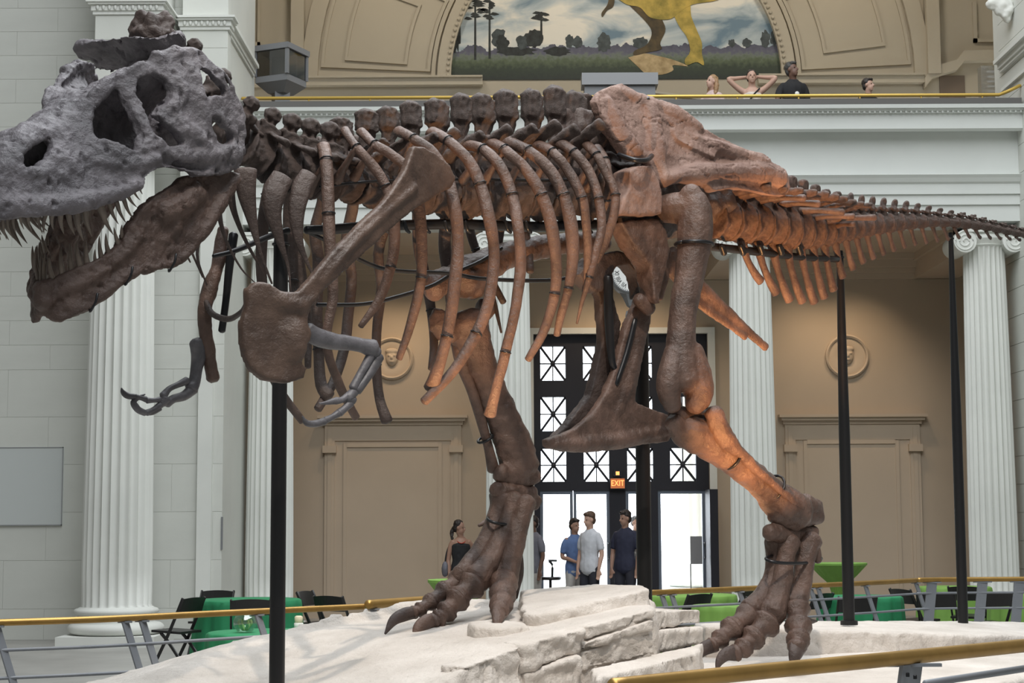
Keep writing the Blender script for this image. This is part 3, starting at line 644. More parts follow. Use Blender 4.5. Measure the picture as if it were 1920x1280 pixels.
# raised bars on the near side: snout ridge, tooth margin, bars between the openings
def sbar(pts, g, k=1.0, dd=-0.014):
    P = [S(p[0], p[1], latd(p[0], p[1])+dd) for p in pts]; R = [p[2]*q.y/F*k for p, q in zip(pts, P)]
    tube(P, [(r*0.8, r*1.15) for r in R], 10, len(P)*4, SLv, g=g)
sbar([(-30, 385, 16), (20, 385, 17), (80, 385, 18), (150, 380, 17), (205, 368, 15), (260, 345, 10)], g, dd=-.01)
sbar([(222, 166, 6), (246, 194, 7), (268, 230, 8), (288, 264, 9), (320, 288, 11), (370, 292, 16), (420, 290, 18), (445, 285, 18)], g)
sbar([(255, 134, 10), (290, 126, 10), (330, 138, 12), (344, 175, 14), (330, 208, 14), (350, 238, 15), (375, 262, 16), (400, 285, 15)], g)
sbar([(330, 102, 13), (358, 112, 12), (365, 150, 10), (380, 195, 10), (388, 240, 8), (402, 280, 10)], g)
sbar([(360, 95, 9), (398, 118, 6), (424, 142, 5), (438, 172, 6), (450, 205, 8), (453, 240, 8), (452, 285, 12)], g)
sbar([(392, 195, 6), (415, 189, 6), (440, 194, 7), (450, 205, 8)], g)
sbar([(130, 228, 9), (158, 210, 8), (166, 240, 7), (164, 275, 8), (190, 305, 12), (250, 310, 14), (300, 300, 14)], g)
sbar([(20, 300, 9), (45, 268, 9), (85, 250, 9), (108, 265, 9), (110, 295, 10), (85, 325, 13), (40, 330, 14), (20, 320, 10)], g)
sbar([(170, 185, 8), (195, 160, 8), (228, 144, 10), (252, 132, 12), (272, 122, 12)], g, dd=-0.01)
# rugged cheek boss and brow bosses
for (px, py, r) in ((300, 108, 17), (335, 98, 18), (362, 98, 15), (265, 128, 14), (350, 245, 18), (440, 300, 15)):
    p = S(px, py); q = r*p.y/F; ellipsoid(p-SLv*0.02, (q, q*0.8, q), g)
near_v, near_f = list(g.v), list(g.f)
g.add([mirS(v) for v in near_v], [tuple(reversed(f)) for f in near_f])
# skull roof lofted across the midline
top = [(-32, 352), (-12, 322), (5, 305), (22, 285), (50, 262), (75, 250), (105, 238), (140, 213), (163, 193), (180, 178), (205, 156), (228, 140), (252, 127), (282, 112), (312, 96), (350, 96)]
def loft(pts, lift, thick, g, dd=0.0, nx=8):
    rows = []
    for k, p in enumerate(pts):
        a = S(*p)-SLv*dd; b = mirS(a); lf = lift if np.isscalar(lift) else lift[k]
        rows.append([a.lerp(b, j/nx)+Vector((0, 0, lf*(1-(2*j/nx-1)**2))) for j in range(nx+1)])
    V = [v for r_ in rows for v in r_]; n0 = len(V); V += [v-Vector((0, 0, thick)) for v in V[:n0]]; Fc = []; w = nx+1; R_ = len(rows)
    for i in range(R_-1):
        for j in range(nx):
            q = (i*w+j, i*w+j+1, (i+1)*w+j+1, (i+1)*w+j); Fc.append(q); Fc.append(tuple(n0+x for x in reversed(q)))
    bd_ = [i for i in range(w)]+[i*w+nx for i in range(1, R_)]+[(R_-1)*w+j for j in range(nx-1, -1, -1)]+[i*w for i in range(R_-2, 0, -1)]
    for i in range(len(bd_)): a, b = bd_[i], bd_[(i+1) % len(bd_)]; Fc.append((b, a, n0+a, n0+b))
    g.add(V, Fc)
loft(top, [.02, .03, .04, .05, .05, .05, .05, .045, .03, .0, -.02, -.05, -.10, -.18, -.24, -.28], 0.05, g)
# palate and inner septum keep the openings dark
pal = [(-20, 385), (30, 380), (90, 372), (160, 360), (220, 340), (270, 318), (330, 290), (400, 285)]
loft(pal, 0.02, 0.04, g, 0.03)
def sept(pts, g):
    g2 = poly_plate([S(*p, 0.05) for p in pts], [], lambda p: p-SLv*0.10); g.add(g2.v, g2.f)
P0 = S(200, 230, 0); sp = []
for p in [(10, 310), (50, 275), (100, 250), (160, 215), (230, 160), (300, 125), (350, 110), (400, 150), (430, 280), (330, 300), (240, 330), (150, 365), (60, 380), (0, 380)]:
    a = S(*p); k = latd(*p); c = a-SLv*k; sp.append(c+SLv*0.04)
g2 = poly_plate(sp, [], lambda p: p-SLv*0.08); g.add(g2.v, g2.f)
# nuchal crest across the back of the skull and braincase
crest = [(142, 88), (150, 82), (185, 73), (240, 67), (300, 70), (314, 62), (334, 60), (350, 72), (348, 86), (325, 90), (300, 112), (272, 126), (215, 129), (180, 125), (172, 110), (150, 104)]
def crY(x, y): return 8.90-0.0019*(x-150)+0.0035*(y-70)
g2 = poly_plate([W(x, y, crY(x, y)) for x, y in crest], [], lambda p: p+Vector((-.02, .07, .0))); g.add(g2.v, g2.f)
P = [W(x, y, crY(x, y)+.04) for x, y in ((150, 90), (190, 84), (245, 80), (300, 80), (335, 74))]
tube(P, [.035, .03, .03, .03, .05], 10, 20, g=g)
tube([W(262, 128, 8.95), S(300, 190, 0.0), S(330, 265, 0.0)], [0.07, 0.12, 0.14], 12, 10, g=g)
def roughen(co, no):
    a = vnoise(co, 22, 4)*0.013+vnoise(co+5, 6, 2)*0.022
    b = np.minimum(vnoise(co*np.array([1, 1, 0.6])+9, 34, 2)+0.25, 0)*0.06
    return co+no*(a+b)[:, None]
skull = put('skull', remesh(g, 0.0085, 6, post=roughen), M['skull'], rex, label='dark grey fossil skull with large openings')
def tooth(base, tip, r, parent, curve=0.12, bend=None):
    b, t = Vector(base), Vector(tip); L_ = (t-b).length; bd_ = (bend if bend is not None else Vector((-SFd[0], -SFd[1], 0)))*L_*curve
    n_ = 7; P = []; R = []
    for i in range(n_):
        u = i/(n_-1); P.append(b.lerp(t, u)-bd_*math.sin(u*math.pi)*0.8); R.append((r*(1-u)**0.75*0.85+0.0012, r*(1-u)**0.75+0.0012))
    P[0] = P[0]-(t-b)*0.12
    tube(P, R, 8, None, SLv).obj('tooth', M['tooth'], parent, smooth=True)
c2 = lambda x, y: (x/4, 300+y/4)
UT = [(1050, 215, 1068, 255, 12), (1005, 240, 1050, 300, 16), (965, 285, 1025, 352, 20), (935, 315, 1000, 440, 26), (880, 335, 945, 470, 28), (825, 345, 888, 480, 30), (760, 365, 850, 560, 44), (640, 390, 690, 575, 38), (575, 395, 625, 605, 44), (515, 398, 560, 560, 36), (455, 400, 480, 555, 34), (390, 400, 400, 520, 32), (345, 402, 330, 550, 30), (285, 402, 318, 550, 24), (210, 405, 238, 530, 22), (150, 408, 178, 518, 20), (100, 410, 118, 548, 22), (55, 412, 80, 555, 22), (25, 415, 50, 595, 20), (-10, 418, 5, 600, 20)]
for (x0, y0, x1, y1, w) in UT:
    a, b = c2(x0, y0-8), c2(x1, y1); d0 = latd(*a)-0.035; A, T_ = S(*a, d0), S(*b, d0-0.02); r = w/4/2*A.y/F*1.4
    tooth(A, T_, r, skull)
    tooth(mirS(A), mirS(T_), r, skull)
# ---------------------------------------------------------------- lower jaw
jo = [(305, 930), (300, 1000), (312, 1090), (340, 1150), (390, 1172), (450, 1206), (490, 1202), (580, 1157), (690, 1112), (740, 1072), (850, 982), (960, 927), (1000, 892), (1100, 852), (1280, 812), (1350, 762), (1430, 692), (1500, 562), (1560, 472), (1600, 372), (1650, 302), (1720, 202), (1792, 172), (1802, 100), (1700, 80), (1500, 108), (1400, 120), (1280, 200), (1150, 290), (1060, 370), (960, 540), (900, 650), (820, 702), (700, 762), (600, 802), (500, 852), (400, 902), (340, 915)]
jo = [c2(*p) for p in jo]
def jd(px, py): return interp(px, [76, 100, 150, 250, 340, 400, 450], [0.005, 0.06, 0.15, 0.27, 0.34, 0.38, 0.40])
def J(px, py, dd=0.0): return S(px, py, jd(px, py)+dd)
g = poly_plate([J(*p) for p in jo], [], lambda p: p-SLv*0.05)
def jbar(pts, k=1.0):
    P = [J(p[0], p[1], -0.015) for p in pts]; tube(P, [p[2]*q.y/F*k for p, q in zip(pts, P)], 10, len(P)*4, g=g)
jbar([(84, 550, 14), (105, 550, 16), (150, 530, 15), (200, 500, 14), (235, 470, 16), (260, 440, 18)])
jbar([(84, 575, 10), (120, 586, 10), (180, 565, 9), (240, 515, 12), (310, 495, 12), (345, 480, 10)])
jbar([(345, 480, 9), (375, 440, 12), (400, 400, 15), (425, 360, 14), (440, 335, 14)])
jbar([(300, 400, 30), (340, 380, 30), (370, 360, 24)], 0.9)
for (px, py, r) in ((350, 455, 12), (290, 460, 18), (330, 420, 24), (365, 350, 16)):
    p = J(px, py); q = r*p.y/F; ellipsoid(p-SLv*0.03, (q, q*0.6, q), g)
nv, nf = list(g.v), list(g.f); g.add([mirS(v) for v in nv], [tuple(reversed(f)) for f in nf])
tube([J(82, 540), J(84, 570)], [0.05, 0.05], 10, 6, g=g)
def jrough(co, no):
    return co+no*(vnoise(co, 24, 4)*0.011+vnoise(co+3, 6, 2)*0.018+np.minimum(vnoise(co+2, 30, 2)+0.2, 0)*0.04)[:, None]
jaw = put('lower_jaw', remesh(g, 0.009, 2, post=jrough), M['jaw'], rex, label='reddish brown gaping lower jaw')
LT = [(915, 560, 915, 485, 24), (890, 620, 855, 505, 30), (818, 700, 793, 550, 34), (765, 735, 745, 570, 34), (715, 750, 713, 670, 22), (655, 775, 648, 600, 40), (605, 800, 575, 610, 40), (540, 815, 530, 620, 36), (470, 840, 460, 650, 36), (400, 895, 370, 735, 36), (340, 925, 350, 760, 30), (315, 925, 318, 680, 26)]
for (x0, y0, x1, y1, w) in LT:
    a, b = c2(x0, y0+12), c2(x1, y1); d0 = jd(*a)-0.02; A, T_ = S(*a, d0), S(*b, d0); r = w/4/2*A.y/F*1.35
    tooth(A, T_, r, jaw, 0.08); tooth(mirS(A), mirS(T_), r, jaw, 0.08)
# clips holding the jaw bone casts
for (px, py) in ((174, 575), (240, 525), (322, 500)):
    p = J(px, py, 0.012); tube([p+Vector((0.02, 0, 0.06)), p+Vector((0.015, -0.01, 0.02)), p+Vector((-0.01, 0, -0.02)), p+Vector((-0.02, 0.03, -0.01))], [0.006]*4, 6, 10).obj('clip', M['steel'], jaw, smooth=True)

# ---------------------------------------------------------------- vertebrae
def vert_mesh(name, spine, sw, tp, tz, tback, cl=1.0, spine_t=0.28, vox=0.085, lean=0.0, ventral=0.0, knob=1.35, block=False, rug=0.12):
    """unit vertebra: centrum radius 1, x to the head, y left, z up; spine top at height 1+spine"""
    g = G(); P = []; R = []
    for x, r in ((-0.5, 1.0), (-0.42, 1.03), (-0.3, 0.88), (0, 0.76), (0.3, 0.88), (0.42, 1.03), (0.5, 1.0)): P.append((x*cl*2, 0, 0)); R.append((r, r*0.92))
    tube(P, R, 18, None, (0, 0, 1), caps=False, g=g)
    tube([(0, 0, 0.7), (0, 0, 1.5)], [(0.5*cl, 0.42)]*2, 10, 4, (1, 0, 0), g=g)
    if spine > 0:
        tube([(0, 0, 1.2), (lean*0.4, 0, 1.2+(spine-.2)*0.45), (lean, 0, 1+spine*0.86), (lean, 0, 1+spine)], [(sw*0.8, spine_t*0.8), (sw*0.85, spine_t*0.8), (sw*1.0, spine_t*1.2), (sw*0.95, spine_t*knob)], 12, 12, (1, 0, 0), g=g)
    if block: g.box(lean-sw*0.95, lean+sw*0.95, -spine_t*1.15, spine_t*1.15, 1+spine*0.66, 1+spine); g.box(-sw*0.6, sw*0.6, -spine_t*0.7, spine_t*0.7, 1.0, 1+spine*0.7); g.box(-0.55, 0.55, -0.5, 0.5, 0.4, 1.6)
    for s in (-1, 1):
        if tp: tube([(0, s*0.3, 1.15), (-tback*0.45, s*tp*0.6, 1.15+(tz-1.15)*0.6), (-tback, s*tp, tz)], [(0.34, 0.22), (0.34, 0.15), (0.38, 0.2)], 10, 10, (1, 0, 0), g=g)
        tube([(0.2, s*0.3, 1.25), (0.95*cl, s*0.38, 1.55)], [0.22, 0.16], 8, 5, g=g); tube([(-0.2, s*0.3, 1.25), (-0.95*cl, s*0.32, 1.35)], [0.22, 0.16], 8, 5, g=g)
    if ventral: ellipsoid((0, 0, -0.8), (0.5*cl, 0.25, 0.35), g)
    return remesh(g, vox, 2, rug, 2.6)
VM = {'dorsal': vert_mesh('dorsal', 2.9, 0.43, 2.1, 2.45, 0.7, 0.60, 0.28, vox=0.06, block=True, rug=0.12), 'dorsal2': vert_mesh('dorsal2', 2.8, 0.47, 1.95, 2.35, 0.8, 0.60, 0.31, vox=0.06, block=True, rug=0.14),
      'neck': vert_mesh('neck', 1.35, 0.42, 1.4, 0.9, 0.6, 0.62, 0.28, vox=0.07, block=True, rug=0.12), 'tail': vert_mesh('tail', 1.35, 0.52, 2.1, 1.35, 1.0, 0.62, 0.22),
      'tail2': vert_mesh('tail2', 1.3, 0.5, 0.0, 1.0, 0.6, 0.85, 0.2, lean=-0.35), 'tail3': vert_mesh('tail3', 0.9, 0.6, 0.0, 1.0, 0.6, 1.25, 0.2, lean=-0.8)}
for me in VM.values(): me.materials.clear()
def vertebra(kind, px, py, r_px, m='bonedark', name='vertebra', d=0.0, sx=1.0, sz=1.0, sy=1.0, up=None, pos=None, fwd=None):
    me = VM[kind]
    if not me.materials: me.materials.append(M[m])
    p = pos if pos is not None else B(px, py, d); r = r_px*p.y/F; i = idx_of(p)
    f = Vector((MT[i, 0], MT[i, 1], 0)) if fwd is None else fwd.normalized()
    u = Vector(up) if up is not None else Vector((0, 0, 1)); l = u.cross(f).normalized(); u = f.cross(l).normalized()
    o = put(name, me, None, rex); mtx = Matrix.Identity(4)
    for k, (v, s) in enumerate(((f, sx), (l, sy), (u, sz))):
        for a in range(3): mtx[a][k] = v[a]*r*s
    mtx.translation = p; o.matrix_world = mtx; o.matrix_local = mtx; return o
for i in range(12):
    px = 640+i*44.5; py = interp(px, [600, 700, 800, 1130], [340, 354, 362, 364]); rp = interp(px, [600, 760, 1100], [44, 48, 50])
    top = interp(px, [600, 690, 780, 870, 960, 1040, 1130], [232, 208, 192, 180, 172, 166, 176])
    vertebra('neck' if i == 11 else ('dorsal' if i % 2 else 'dorsal2'), px, py, rp, sz=(py-top)/rp/3.85, sx=1.0+0.1*math.sin(i*2.1), sy=0.55 if i == 10 else 0.95+0.1*math.sin(i*1.3), up=(0.04*math.sin(i*1.7), 0, 1))
# neck: rises behind the skull
NK = [(330, 150, 34), (385, 205, 34), (432, 252, 34), (478, 288, 39), (524, 312, 42), (566, 326, 43), (604, 336, 44)]
NP = [B(x, y, 0) for x, y, r in NK]; NP[0] = W(315, 135, 8.95); NP[1] = W(380, 200, 8.95)
for i, (x, y, r) in enumerate(NK):
    a, b = NP[max(i-1, 0)], NP[min(i+1, len(NP)-1)]; f = (a-b).normalized()
    vertebra('neck', x, y, r, pos=NP[i], fwd=f, up=(0.25, 0, 1), name='vertebra', sz=1.0, sy=1.05)
P = [W(300, 75, 8.98), W(285, 58, 9.0), W(272, 48, 9.02)]; g = tube(P, [(.10, .09), (.13, .09), (.10, .07)], 12, 8, (1, 0, 0)); ellipsoid(W(305, 55, 9.0), (.06, .06, .07), g)
put('vertebra_spine', remesh(g, 0.012, 2, 0.07, 14), M['bonedark'], rex)
# tail
TC = [(1340, 410, 45), (1400, 418, 45), (1450, 424, 42), (1500, 430, 35), (1550, 431, 28), (1600, 425, 21), (1650, 420, 17), (1700, 416, 14), (1750, 415, 12), (1800, 418, 11), (1850, 425, 9.5), (1920, 440, 8), (1990, 456, 6.5)]
tx = [a[0] for a in TC]; ty = [a[1] for a in TC]; trr = [a[2] for a in TC]
TS = ([1340, 1480, 1510, 1560, 1620, 1700, 1750, 1820, 1900, 1990], [318, 330, 338, 358, 368, 378, 388, 402, 422, 446])
CB = ([1360, 1380, 1410, 1450, 1500, 1540, 1570, 1600, 1650, 1700, 1800, 1900, 2000], [505, 520, 548, 568, 572, 556, 520, 498, 478, 462, 446, 450, 466])
px = 1347.0; k = 0
while px < 1945:
    cy, r = interp(px, tx, ty), interp(px, tx, trr); p = B(px, cy); p2 = B(px+4, interp(px+4, tx, ty)); f = (p-p2).normalized()
    kind = 'tail' if px < 1590 else ('tail2' if px < 1790 else 'tail3'); tot = {'tail': 2.35, 'tail2': 2.3, 'tail3': 1.9}[kind]
    top = interp(px, *TS); step = interp(px, [1340, 1450, 1550, 1620, 1700, 1800, 1950], [31, 27, 20, 20, 21, 20, 17])
    L_ = (B(px+step, cy)-p).length
    cl = {'tail': 0.62, 'tail2': 0.85, 'tail3': 1.25}[kind]
    vertebra(kind, px, cy, r, m='bone', fwd=f, sz=(cy-top)/r/tot, sx=L_/(r*p.y/F)/(2*cl)*0.93, sy=1.0 if px < 1500 else 1.0)
    # chevron below the joint
    qx = px+step*0.5; by = interp(qx, *CB); lean = interp(qx, [1360, 1420, 1500, 1560, 1700, 1950], [34, 34, 26, 14, 8, 6])
    if k >= 1 and by-cy-r*0.7 > 5:
        cy2 = interp(qx, tx, ty); w = max(interp(qx, [1350, 1450, 1550, 1700, 1950], [9, 10, 9, 5, 3]), 2.2)
        bone_tube('chevron', [(qx-2, cy2+r*0.75, w*1.15), (qx+lean*0.25, cy2+r+(by-cy2-r)*0.35, w*0.75), (qx+lean*0.7, cy2+r+(by-cy2-r)*0.75, w*0.9), (qx+lean, by-w*0.5, w*1.0)], 0, flat=0.7, n=10, seg=8)
    px += step; k += 1
# flat transverse blades at the tail root catch the light
for (x0, y0, x1, y1, w) in ((1425, 375, 1508, 371, 9), (1465, 383, 1535, 382, 9), (1500, 395, 1580, 398, 9), (1525, 408, 1600, 406, 8), (1548, 414, 1640, 408, 8), (1565, 425, 1600, 420, 7), (1385, 368, 1450, 360, 8)):
    bone_tube('tail_process', [(x0, y0, w, 0.06), (x0*.55+x1*.45, y0*.5+y1*.5-2, w*0.7, 0.18), (x1, y1, w*0.9, 0.30)], flat=0.9, hint=(0, 0, 1), n=10, seg=8)

# ---------------------------------------------------------------- ribs
RB = [
 ([(606, 272, 11), (612, 300, 11), (614, 340, 11), (616, 400, 11), (619, 480, 10), (624, 560, 9), (612, 640, 8), (635, 720, 8), (668, 783, 7)], 0.30),
 ([(645, 243, 8), (668, 275, 8), (700, 312, 9), (722, 348, 9), (735, 390, 10), (740, 440, 10), (733, 500, 9), (712, 560, 8), (676, 612, 5)], 0.42),
 ([(676, 246, 9), (702, 270, 8), (735, 292, 9), (765, 320, 9), (782, 370, 10), (790, 440, 10), (790, 520, 9), (772, 600, 8), (748, 672, 6)], 0.50),
 ([(745, 245, 10), (775, 260, 9), (810, 285, 10), (838, 330, 10), (853, 390, 11), (858, 450, 11), (852, 540, 11), (838, 630, 10), (818, 700, 11), (808, 728, 13)], 0.56),
 ([(808, 248, 12), (840, 264, 10), (875, 298, 10), (900, 345, 11), (918, 410, 11), (926, 480, 10), (917, 560, 10), (893, 625, 10), (850, 695, 9), (795, 753, 8)], 0.58),
 ([(868, 270, 10), (905, 280, 10), (938, 312, 10), (960, 365, 10), (972, 430, 10), (976, 500, 10), (966, 580, 9), (948, 660, 9), (930, 730, 9), (919, 777, 11)], 0.58),
 ([(912, 262, 12), (945, 280, 10), (985, 315, 10), (1015, 365, 11), (1034, 425, 11), (1043, 490, 10), (1040, 550, 9), (1020, 620, 8), (990, 674, 6)], 0.57),
 ([(948, 264, 12), (990, 282, 10), (1028, 315, 11), (1056, 365, 11), (1070, 420, 12), (1074, 480, 11), (1066, 540, 8), (1052, 590, 7), (1044, 628, 6)], 0.55),
 ([(1000, 268, 11), (1035, 285, 9), (1066, 320, 9), (1090, 370, 9), (1100, 430, 8), (1102, 490, 7), (1098, 545, 6)], 0.50),
 ([(1042, 264, 11), (1075, 285, 9), (1104, 322, 9), (1122, 372, 9), (1128, 425, 8), (1118, 470, 7), (1105, 520, 6), (1093, 560, 4), (1082, 606, 2)], 0.46),
 ([(1092, 264, 10), (1118, 290, 8), (1140, 330, 8), (1154, 365, 8), (1150, 405, 8), (1136, 450, 8), (1116, 490, 7)], 0.40),
 ([(1118, 277, 10), (1134, 300, 8), (1142, 335, 7), (1138, 375, 7), (1140, 410, 6)], 0.32)]
for k, (pts, dm) in enumerate(RB):
    n = len(pts); q = []
    for i, p in enumerate(pts):
        u = i/(n-1); d = interp(u, [0, 0.15, 0.45, 0.7, 1.0], [0.16, 0.6*dm+.06, dm, dm*0.97, dm*0.72]); q.append((p[0], p[1], p[2]*1.12, d))
    o, P, R = bone_tube('rib', q, flat=0.72, n=36, seg=12, noise=0.008)
    # rib head bar towards the vertebra
    a = B(*pts[1][:2], q[1][3]); b = a+Vector((ML[idx_of(a), 0], ML[idx_of(a), 1], 0))*-0.16+Vector((0, 0, -0.16))
    tube([a, a.lerp(b, .5), b], [(.03, .015), (.03, .018), (.03, .03)], 8, 8, HV).obj('rib_head', M['bone'], o, smooth=True)
    for u in ((1, 3, n-3) if n > 7 else (1, 3)):
        ring(P, u, R[u]*1.0, o, 0.0045)
    if k < 11: 
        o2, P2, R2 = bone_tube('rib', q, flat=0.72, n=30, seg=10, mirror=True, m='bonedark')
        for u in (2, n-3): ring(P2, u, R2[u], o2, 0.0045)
# neck ribs: broad blades drawn out into spikes
for pts, d in (([(460, 318, 23), (462, 360, 19), (472, 410, 11), (487, 470, 4), (510, 532, 2)], .16), ([(530, 330, 21), (514, 362, 24), (512, 400, 17), (526, 455, 8), (540, 500, 3), (545, 545, 1.5)], .2), ([(580, 325, 17), (566, 352, 20), (556, 395, 17), (560, 450, 9), (575, 490, 4), (590, 522, 2)], .22),
               ([(420, 330, 12), (410, 380, 7), (420, 440, 3.5), (450, 500, 2), (478, 530, 1)], .12), ([(430, 350, 10), (440, 400, 6), (465, 460, 3.5), (500, 520, 1.5)], .06), ([(395, 360, 9), (380, 420, 5), (370, 480, 3), (388, 535, 1.5)], -.1), ([(375, 350, 9), (360, 420, 5), (352, 450, 3), (380, 520, 1.5)], -.15), ([(358, 350, 8), (345, 420, 4), (348, 470, 3), (357, 492, 1.5)], -.2)):
    bone_tube('neck_rib', pts, d, flat=0.35, m='bonedark', n=18, seg=10)

# ---------------------------------------------------------------- shoulder and arms
def plate(name, outline, d, thick, m, vox=0.012, smooth=5, dfun=None, bulge=0.0, noise=0.012, mirror=False, holes=(), extra=None, post=None, nscale=10, label=None):
    P = [B(p[0], p[1], dfun(*p) if dfun else d) for p in outline]; H = [[B(p[0], p[1], dfun(*p) if dfun else d) for p in h] for h in holes]
    i = idx_of(P[0]); l = Vector((ML[i, 0], ML[i, 1], 0))
    g = poly_plate(P, H, lambda p: p-l*thick)
    if extra: extra(g)
    if mirror: g.v = [tuple(mirrorB(v)) for v in g.v]
    return put(name, remesh(g, vox, smooth, noise, nscale, post=post), M[m], rex, label=label)
scap = [(777, 273), (796, 275), (818, 285), (844, 308), (858, 334), (848, 351), (824, 364), (776, 394), (724, 438), (652, 504), (590, 562), (578, 600), (588, 625), (582, 642), (570, 648), (566, 680), (578, 690), (571, 710), (540, 719), (500, 713), (472, 692), (457, 650), (455, 605), (466, 570), (466, 542), (482, 527), (502, 528), (532, 545), (562, 546), (588, 517), (627, 470), (670, 425), (720, 380), (743, 348), (761, 318), (771, 290)]
def sx_(g):
    P, R = tr([(490, 545, 18, .60), (525, 565, 20, .64), (560, 572, 18, .67), (590, 550, 14, .67)]); tube(P, [(r*.5, r) for r in R], 12, 16, HV, g=g)
    p = B(520, 640, 0.60); l = Vector((ML[idx_of(p), 0], ML[idx_of(p), 1], 0)); q = p.y/F; ellipsoid(p, (58*q, 0.05, 66*q), g, 24, 14)
    P, R = tr([(600, 530, 10, .67), (680, 440, 9, .69), (780, 350, 8, .66)]); tube(P, R, 10, 12, g=g)
plate('scapula', scap, 0.68, 0.05, 'scap', smooth=3, noise=0.006, dfun=lambda x, y: interp(x, [455, 560, 700, 850], [0.60, 0.68, 0.70, 0.62]), extra=sx_)
# far shoulder seen edge-on, plain tubes traced
def blob(name, tubes, d, m='bone', vox=0.010, smooth=3, noise=0.01, nscale=14, ells=(), label=None, flat=1.0):
    g = G()
    for pts in tubes:
        P, R = tr(pts, d); tube(P, [(r*flat, r) for r in R], 12, len(P)*4, HV, g=g)
    for e in ells:
        p = B(e[0], e[1], e[3] if len(e) > 3 else d); q = e[2]*p.y/F; ellipsoid(p, (q, q*0.8, q), g)
    return put(name, remesh(g, vox, smooth, noise, nscale), M[m], rex, label=label)
blob('scapula', [[(418, 430, 12), (410, 490, 13), (394, 540, 15), (384, 580, 14), (388, 640, 14), (394, 680, 13), (400, 710, 15)]], -0.30, 'bone')
bone_tube('scapula_support', [(438, 440, 9), (430, 500, 8), (424, 560, 7), (416, 620, 7)], -0.25, m='steel', n=16)
bone_tube('wishbone', [(386, 565, 6, -.28), (398, 588, 6, -.2), (428, 598, 6, 0.0), (452, 585, 5, 0.2), (462, 568, 4, 0.35)], m='bonedark', n=20)
def arm(parts, d, m):
    for nm, pts in parts: bone_tube(nm, [(p[0], p[1], p[2]*1.15) for p in pts], d, m=m, n=len(pts)*5, seg=12, flat=0.85, noise=0.012)
arm([('humerus', [(576, 616, 13), (592, 630, 15), (620, 640, 14), (650, 643, 12), (675, 648, 12), (698, 654, 16)]),
     ('elbow_joint', [(692, 650, 13), (704, 664, 12)]),
     ('ulna', [(708, 668, 11), (698, 690, 9), (684, 712, 8), (668, 732, 9)]), ('radius', [(694, 668, 8), (682, 690, 7), (670, 712, 7), (662, 728, 8)]),
     ('wrist', [(664, 734, 8), (654, 746, 9), (662, 752, 8)]),
     ('hand_bone', [(652, 742, 6), (640, 750, 5), (630, 752, 6)]), ('claw', [(630, 752, 6), (616, 755, 4), (598, 757, 1.2)]),
     ('hand_bone', [(656, 756, 7), (646, 766, 6), (636, 774, 7)]), ('hand_bone', [(634, 775, 6.5), (622, 782, 5), (610, 788, 6)]), ('claw', [(608, 790, 6.5), (592, 794, 6), (576, 792, 5), (567, 780, 1.2)])], 0.62, 'armbone')
arm([('humerus', [(368, 640, 12), (374, 660, 14), (369, 690, 10), (364, 715, 10), (358, 728, 12)]),
     ('ulna', [(362, 728, 10), (345, 742, 8), (325, 748, 7), (312, 756, 8)]), ('radius', [(350, 714, 7), (332, 722, 5), (316, 730, 5), (306, 742, 7)]),
     ('wrist', [(310, 748, 10), (304, 756, 8)]),
     ('hand_bone', [(302, 748, 5), (288, 750, 4), (276, 750, 5)]), ('hand_bone', [(274, 748, 5), (264, 746, 4), (254, 744, 5)]), ('claw', [(252, 744, 5), (240, 742, 5), (231, 735, 4), (228, 727, 1.2)]),
     ('hand_bone', [(302, 758, 6), (288, 768, 5), (274, 774, 6)]), ('claw', [(272, 774, 6), (258, 768, 6), (250, 754, 5), (262, 744, 3), (272, 739, 1)]),
     ('hand_bone', [(300, 766, 4), (284, 774, 4), (266, 775, 4)])], -0.32, 'armbone')

# ---------------------------------------------------------------- pelvis
il = [(1117, 190), (1122, 180), (1131, 169), (1147, 159), (1167, 157), (1182, 165), (1205, 180), (1230, 190), (1267, 207), (1292, 222), (1312, 237), (1342, 252), (1392, 274), (1430, 290), (1462, 310), (1479, 330), (1483, 352), (1475, 369), (1445, 366), (1410, 358), (1380, 352), (1340, 358), (1325, 344), (1290, 340), (1267, 340), (1250, 352), (1236, 345), (1222, 318), (1218, 300), (1200, 292), (1182, 292), (1167, 272), (1142, 236), (1124, 208)]
def ild(x, y): return 0.30-0.0008*max(0, 300-y)+0.0004*max(0, y-300)+0.00012*(x-1117)*0
def il_post(co, no):
    return co
def ilx(g):
    def bar(pts, dd):
        P = [B(p[0], p[1], ild(p[0], p[1])+dd-.035) for p in pts]; tube(P, [p[2]*q.y/F*1.1 for p, q in zip(pts, P)], 10, len(pts)*4, g=g)
    bar([(1135, 190, 14), (1150, 225, 16), (1170, 260, 16), (1195, 285, 12)], 0.02)
    bar([(1150, 170, 10), (1200, 190, 13), (1260, 215, 16), (1310, 245, 12)], 0.015)
    bar([(1215, 200, 16), (1222, 250, 18), (1232, 300, 18), (1245, 340, 16)], 0.02)
    bar([(1240, 335, 14), (1300, 325, 16), (1360, 322, 18), (1430, 325, 22), (1460, 335, 20)], 0.03)
    bar([(1300, 262, 12), (1340, 275, 14), (1385, 290, 16), (1430, 310, 20)], 0.02)
    g2 = poly_plate([B(x, y, ild(x, y)+0.02) for x, y in ((1258, 240), (1300, 248), (1315, 262), (1350, 282), (1340, 296), (1300, 278), (1270, 262))], [], lambda p: p+Vector((-.03, .04, 0))); g.add(g2.v, g2.f)
    g2 = poly_plate([B(x, y, ild(x, y)+0.018) for x, y in ((1240, 192), (1275, 212), (1312, 238), (1308, 250), (1270, 240), (1230, 215))], [], lambda p: p+Vector((-.03, .04, 0))); g.add(g2.v, g2.f)
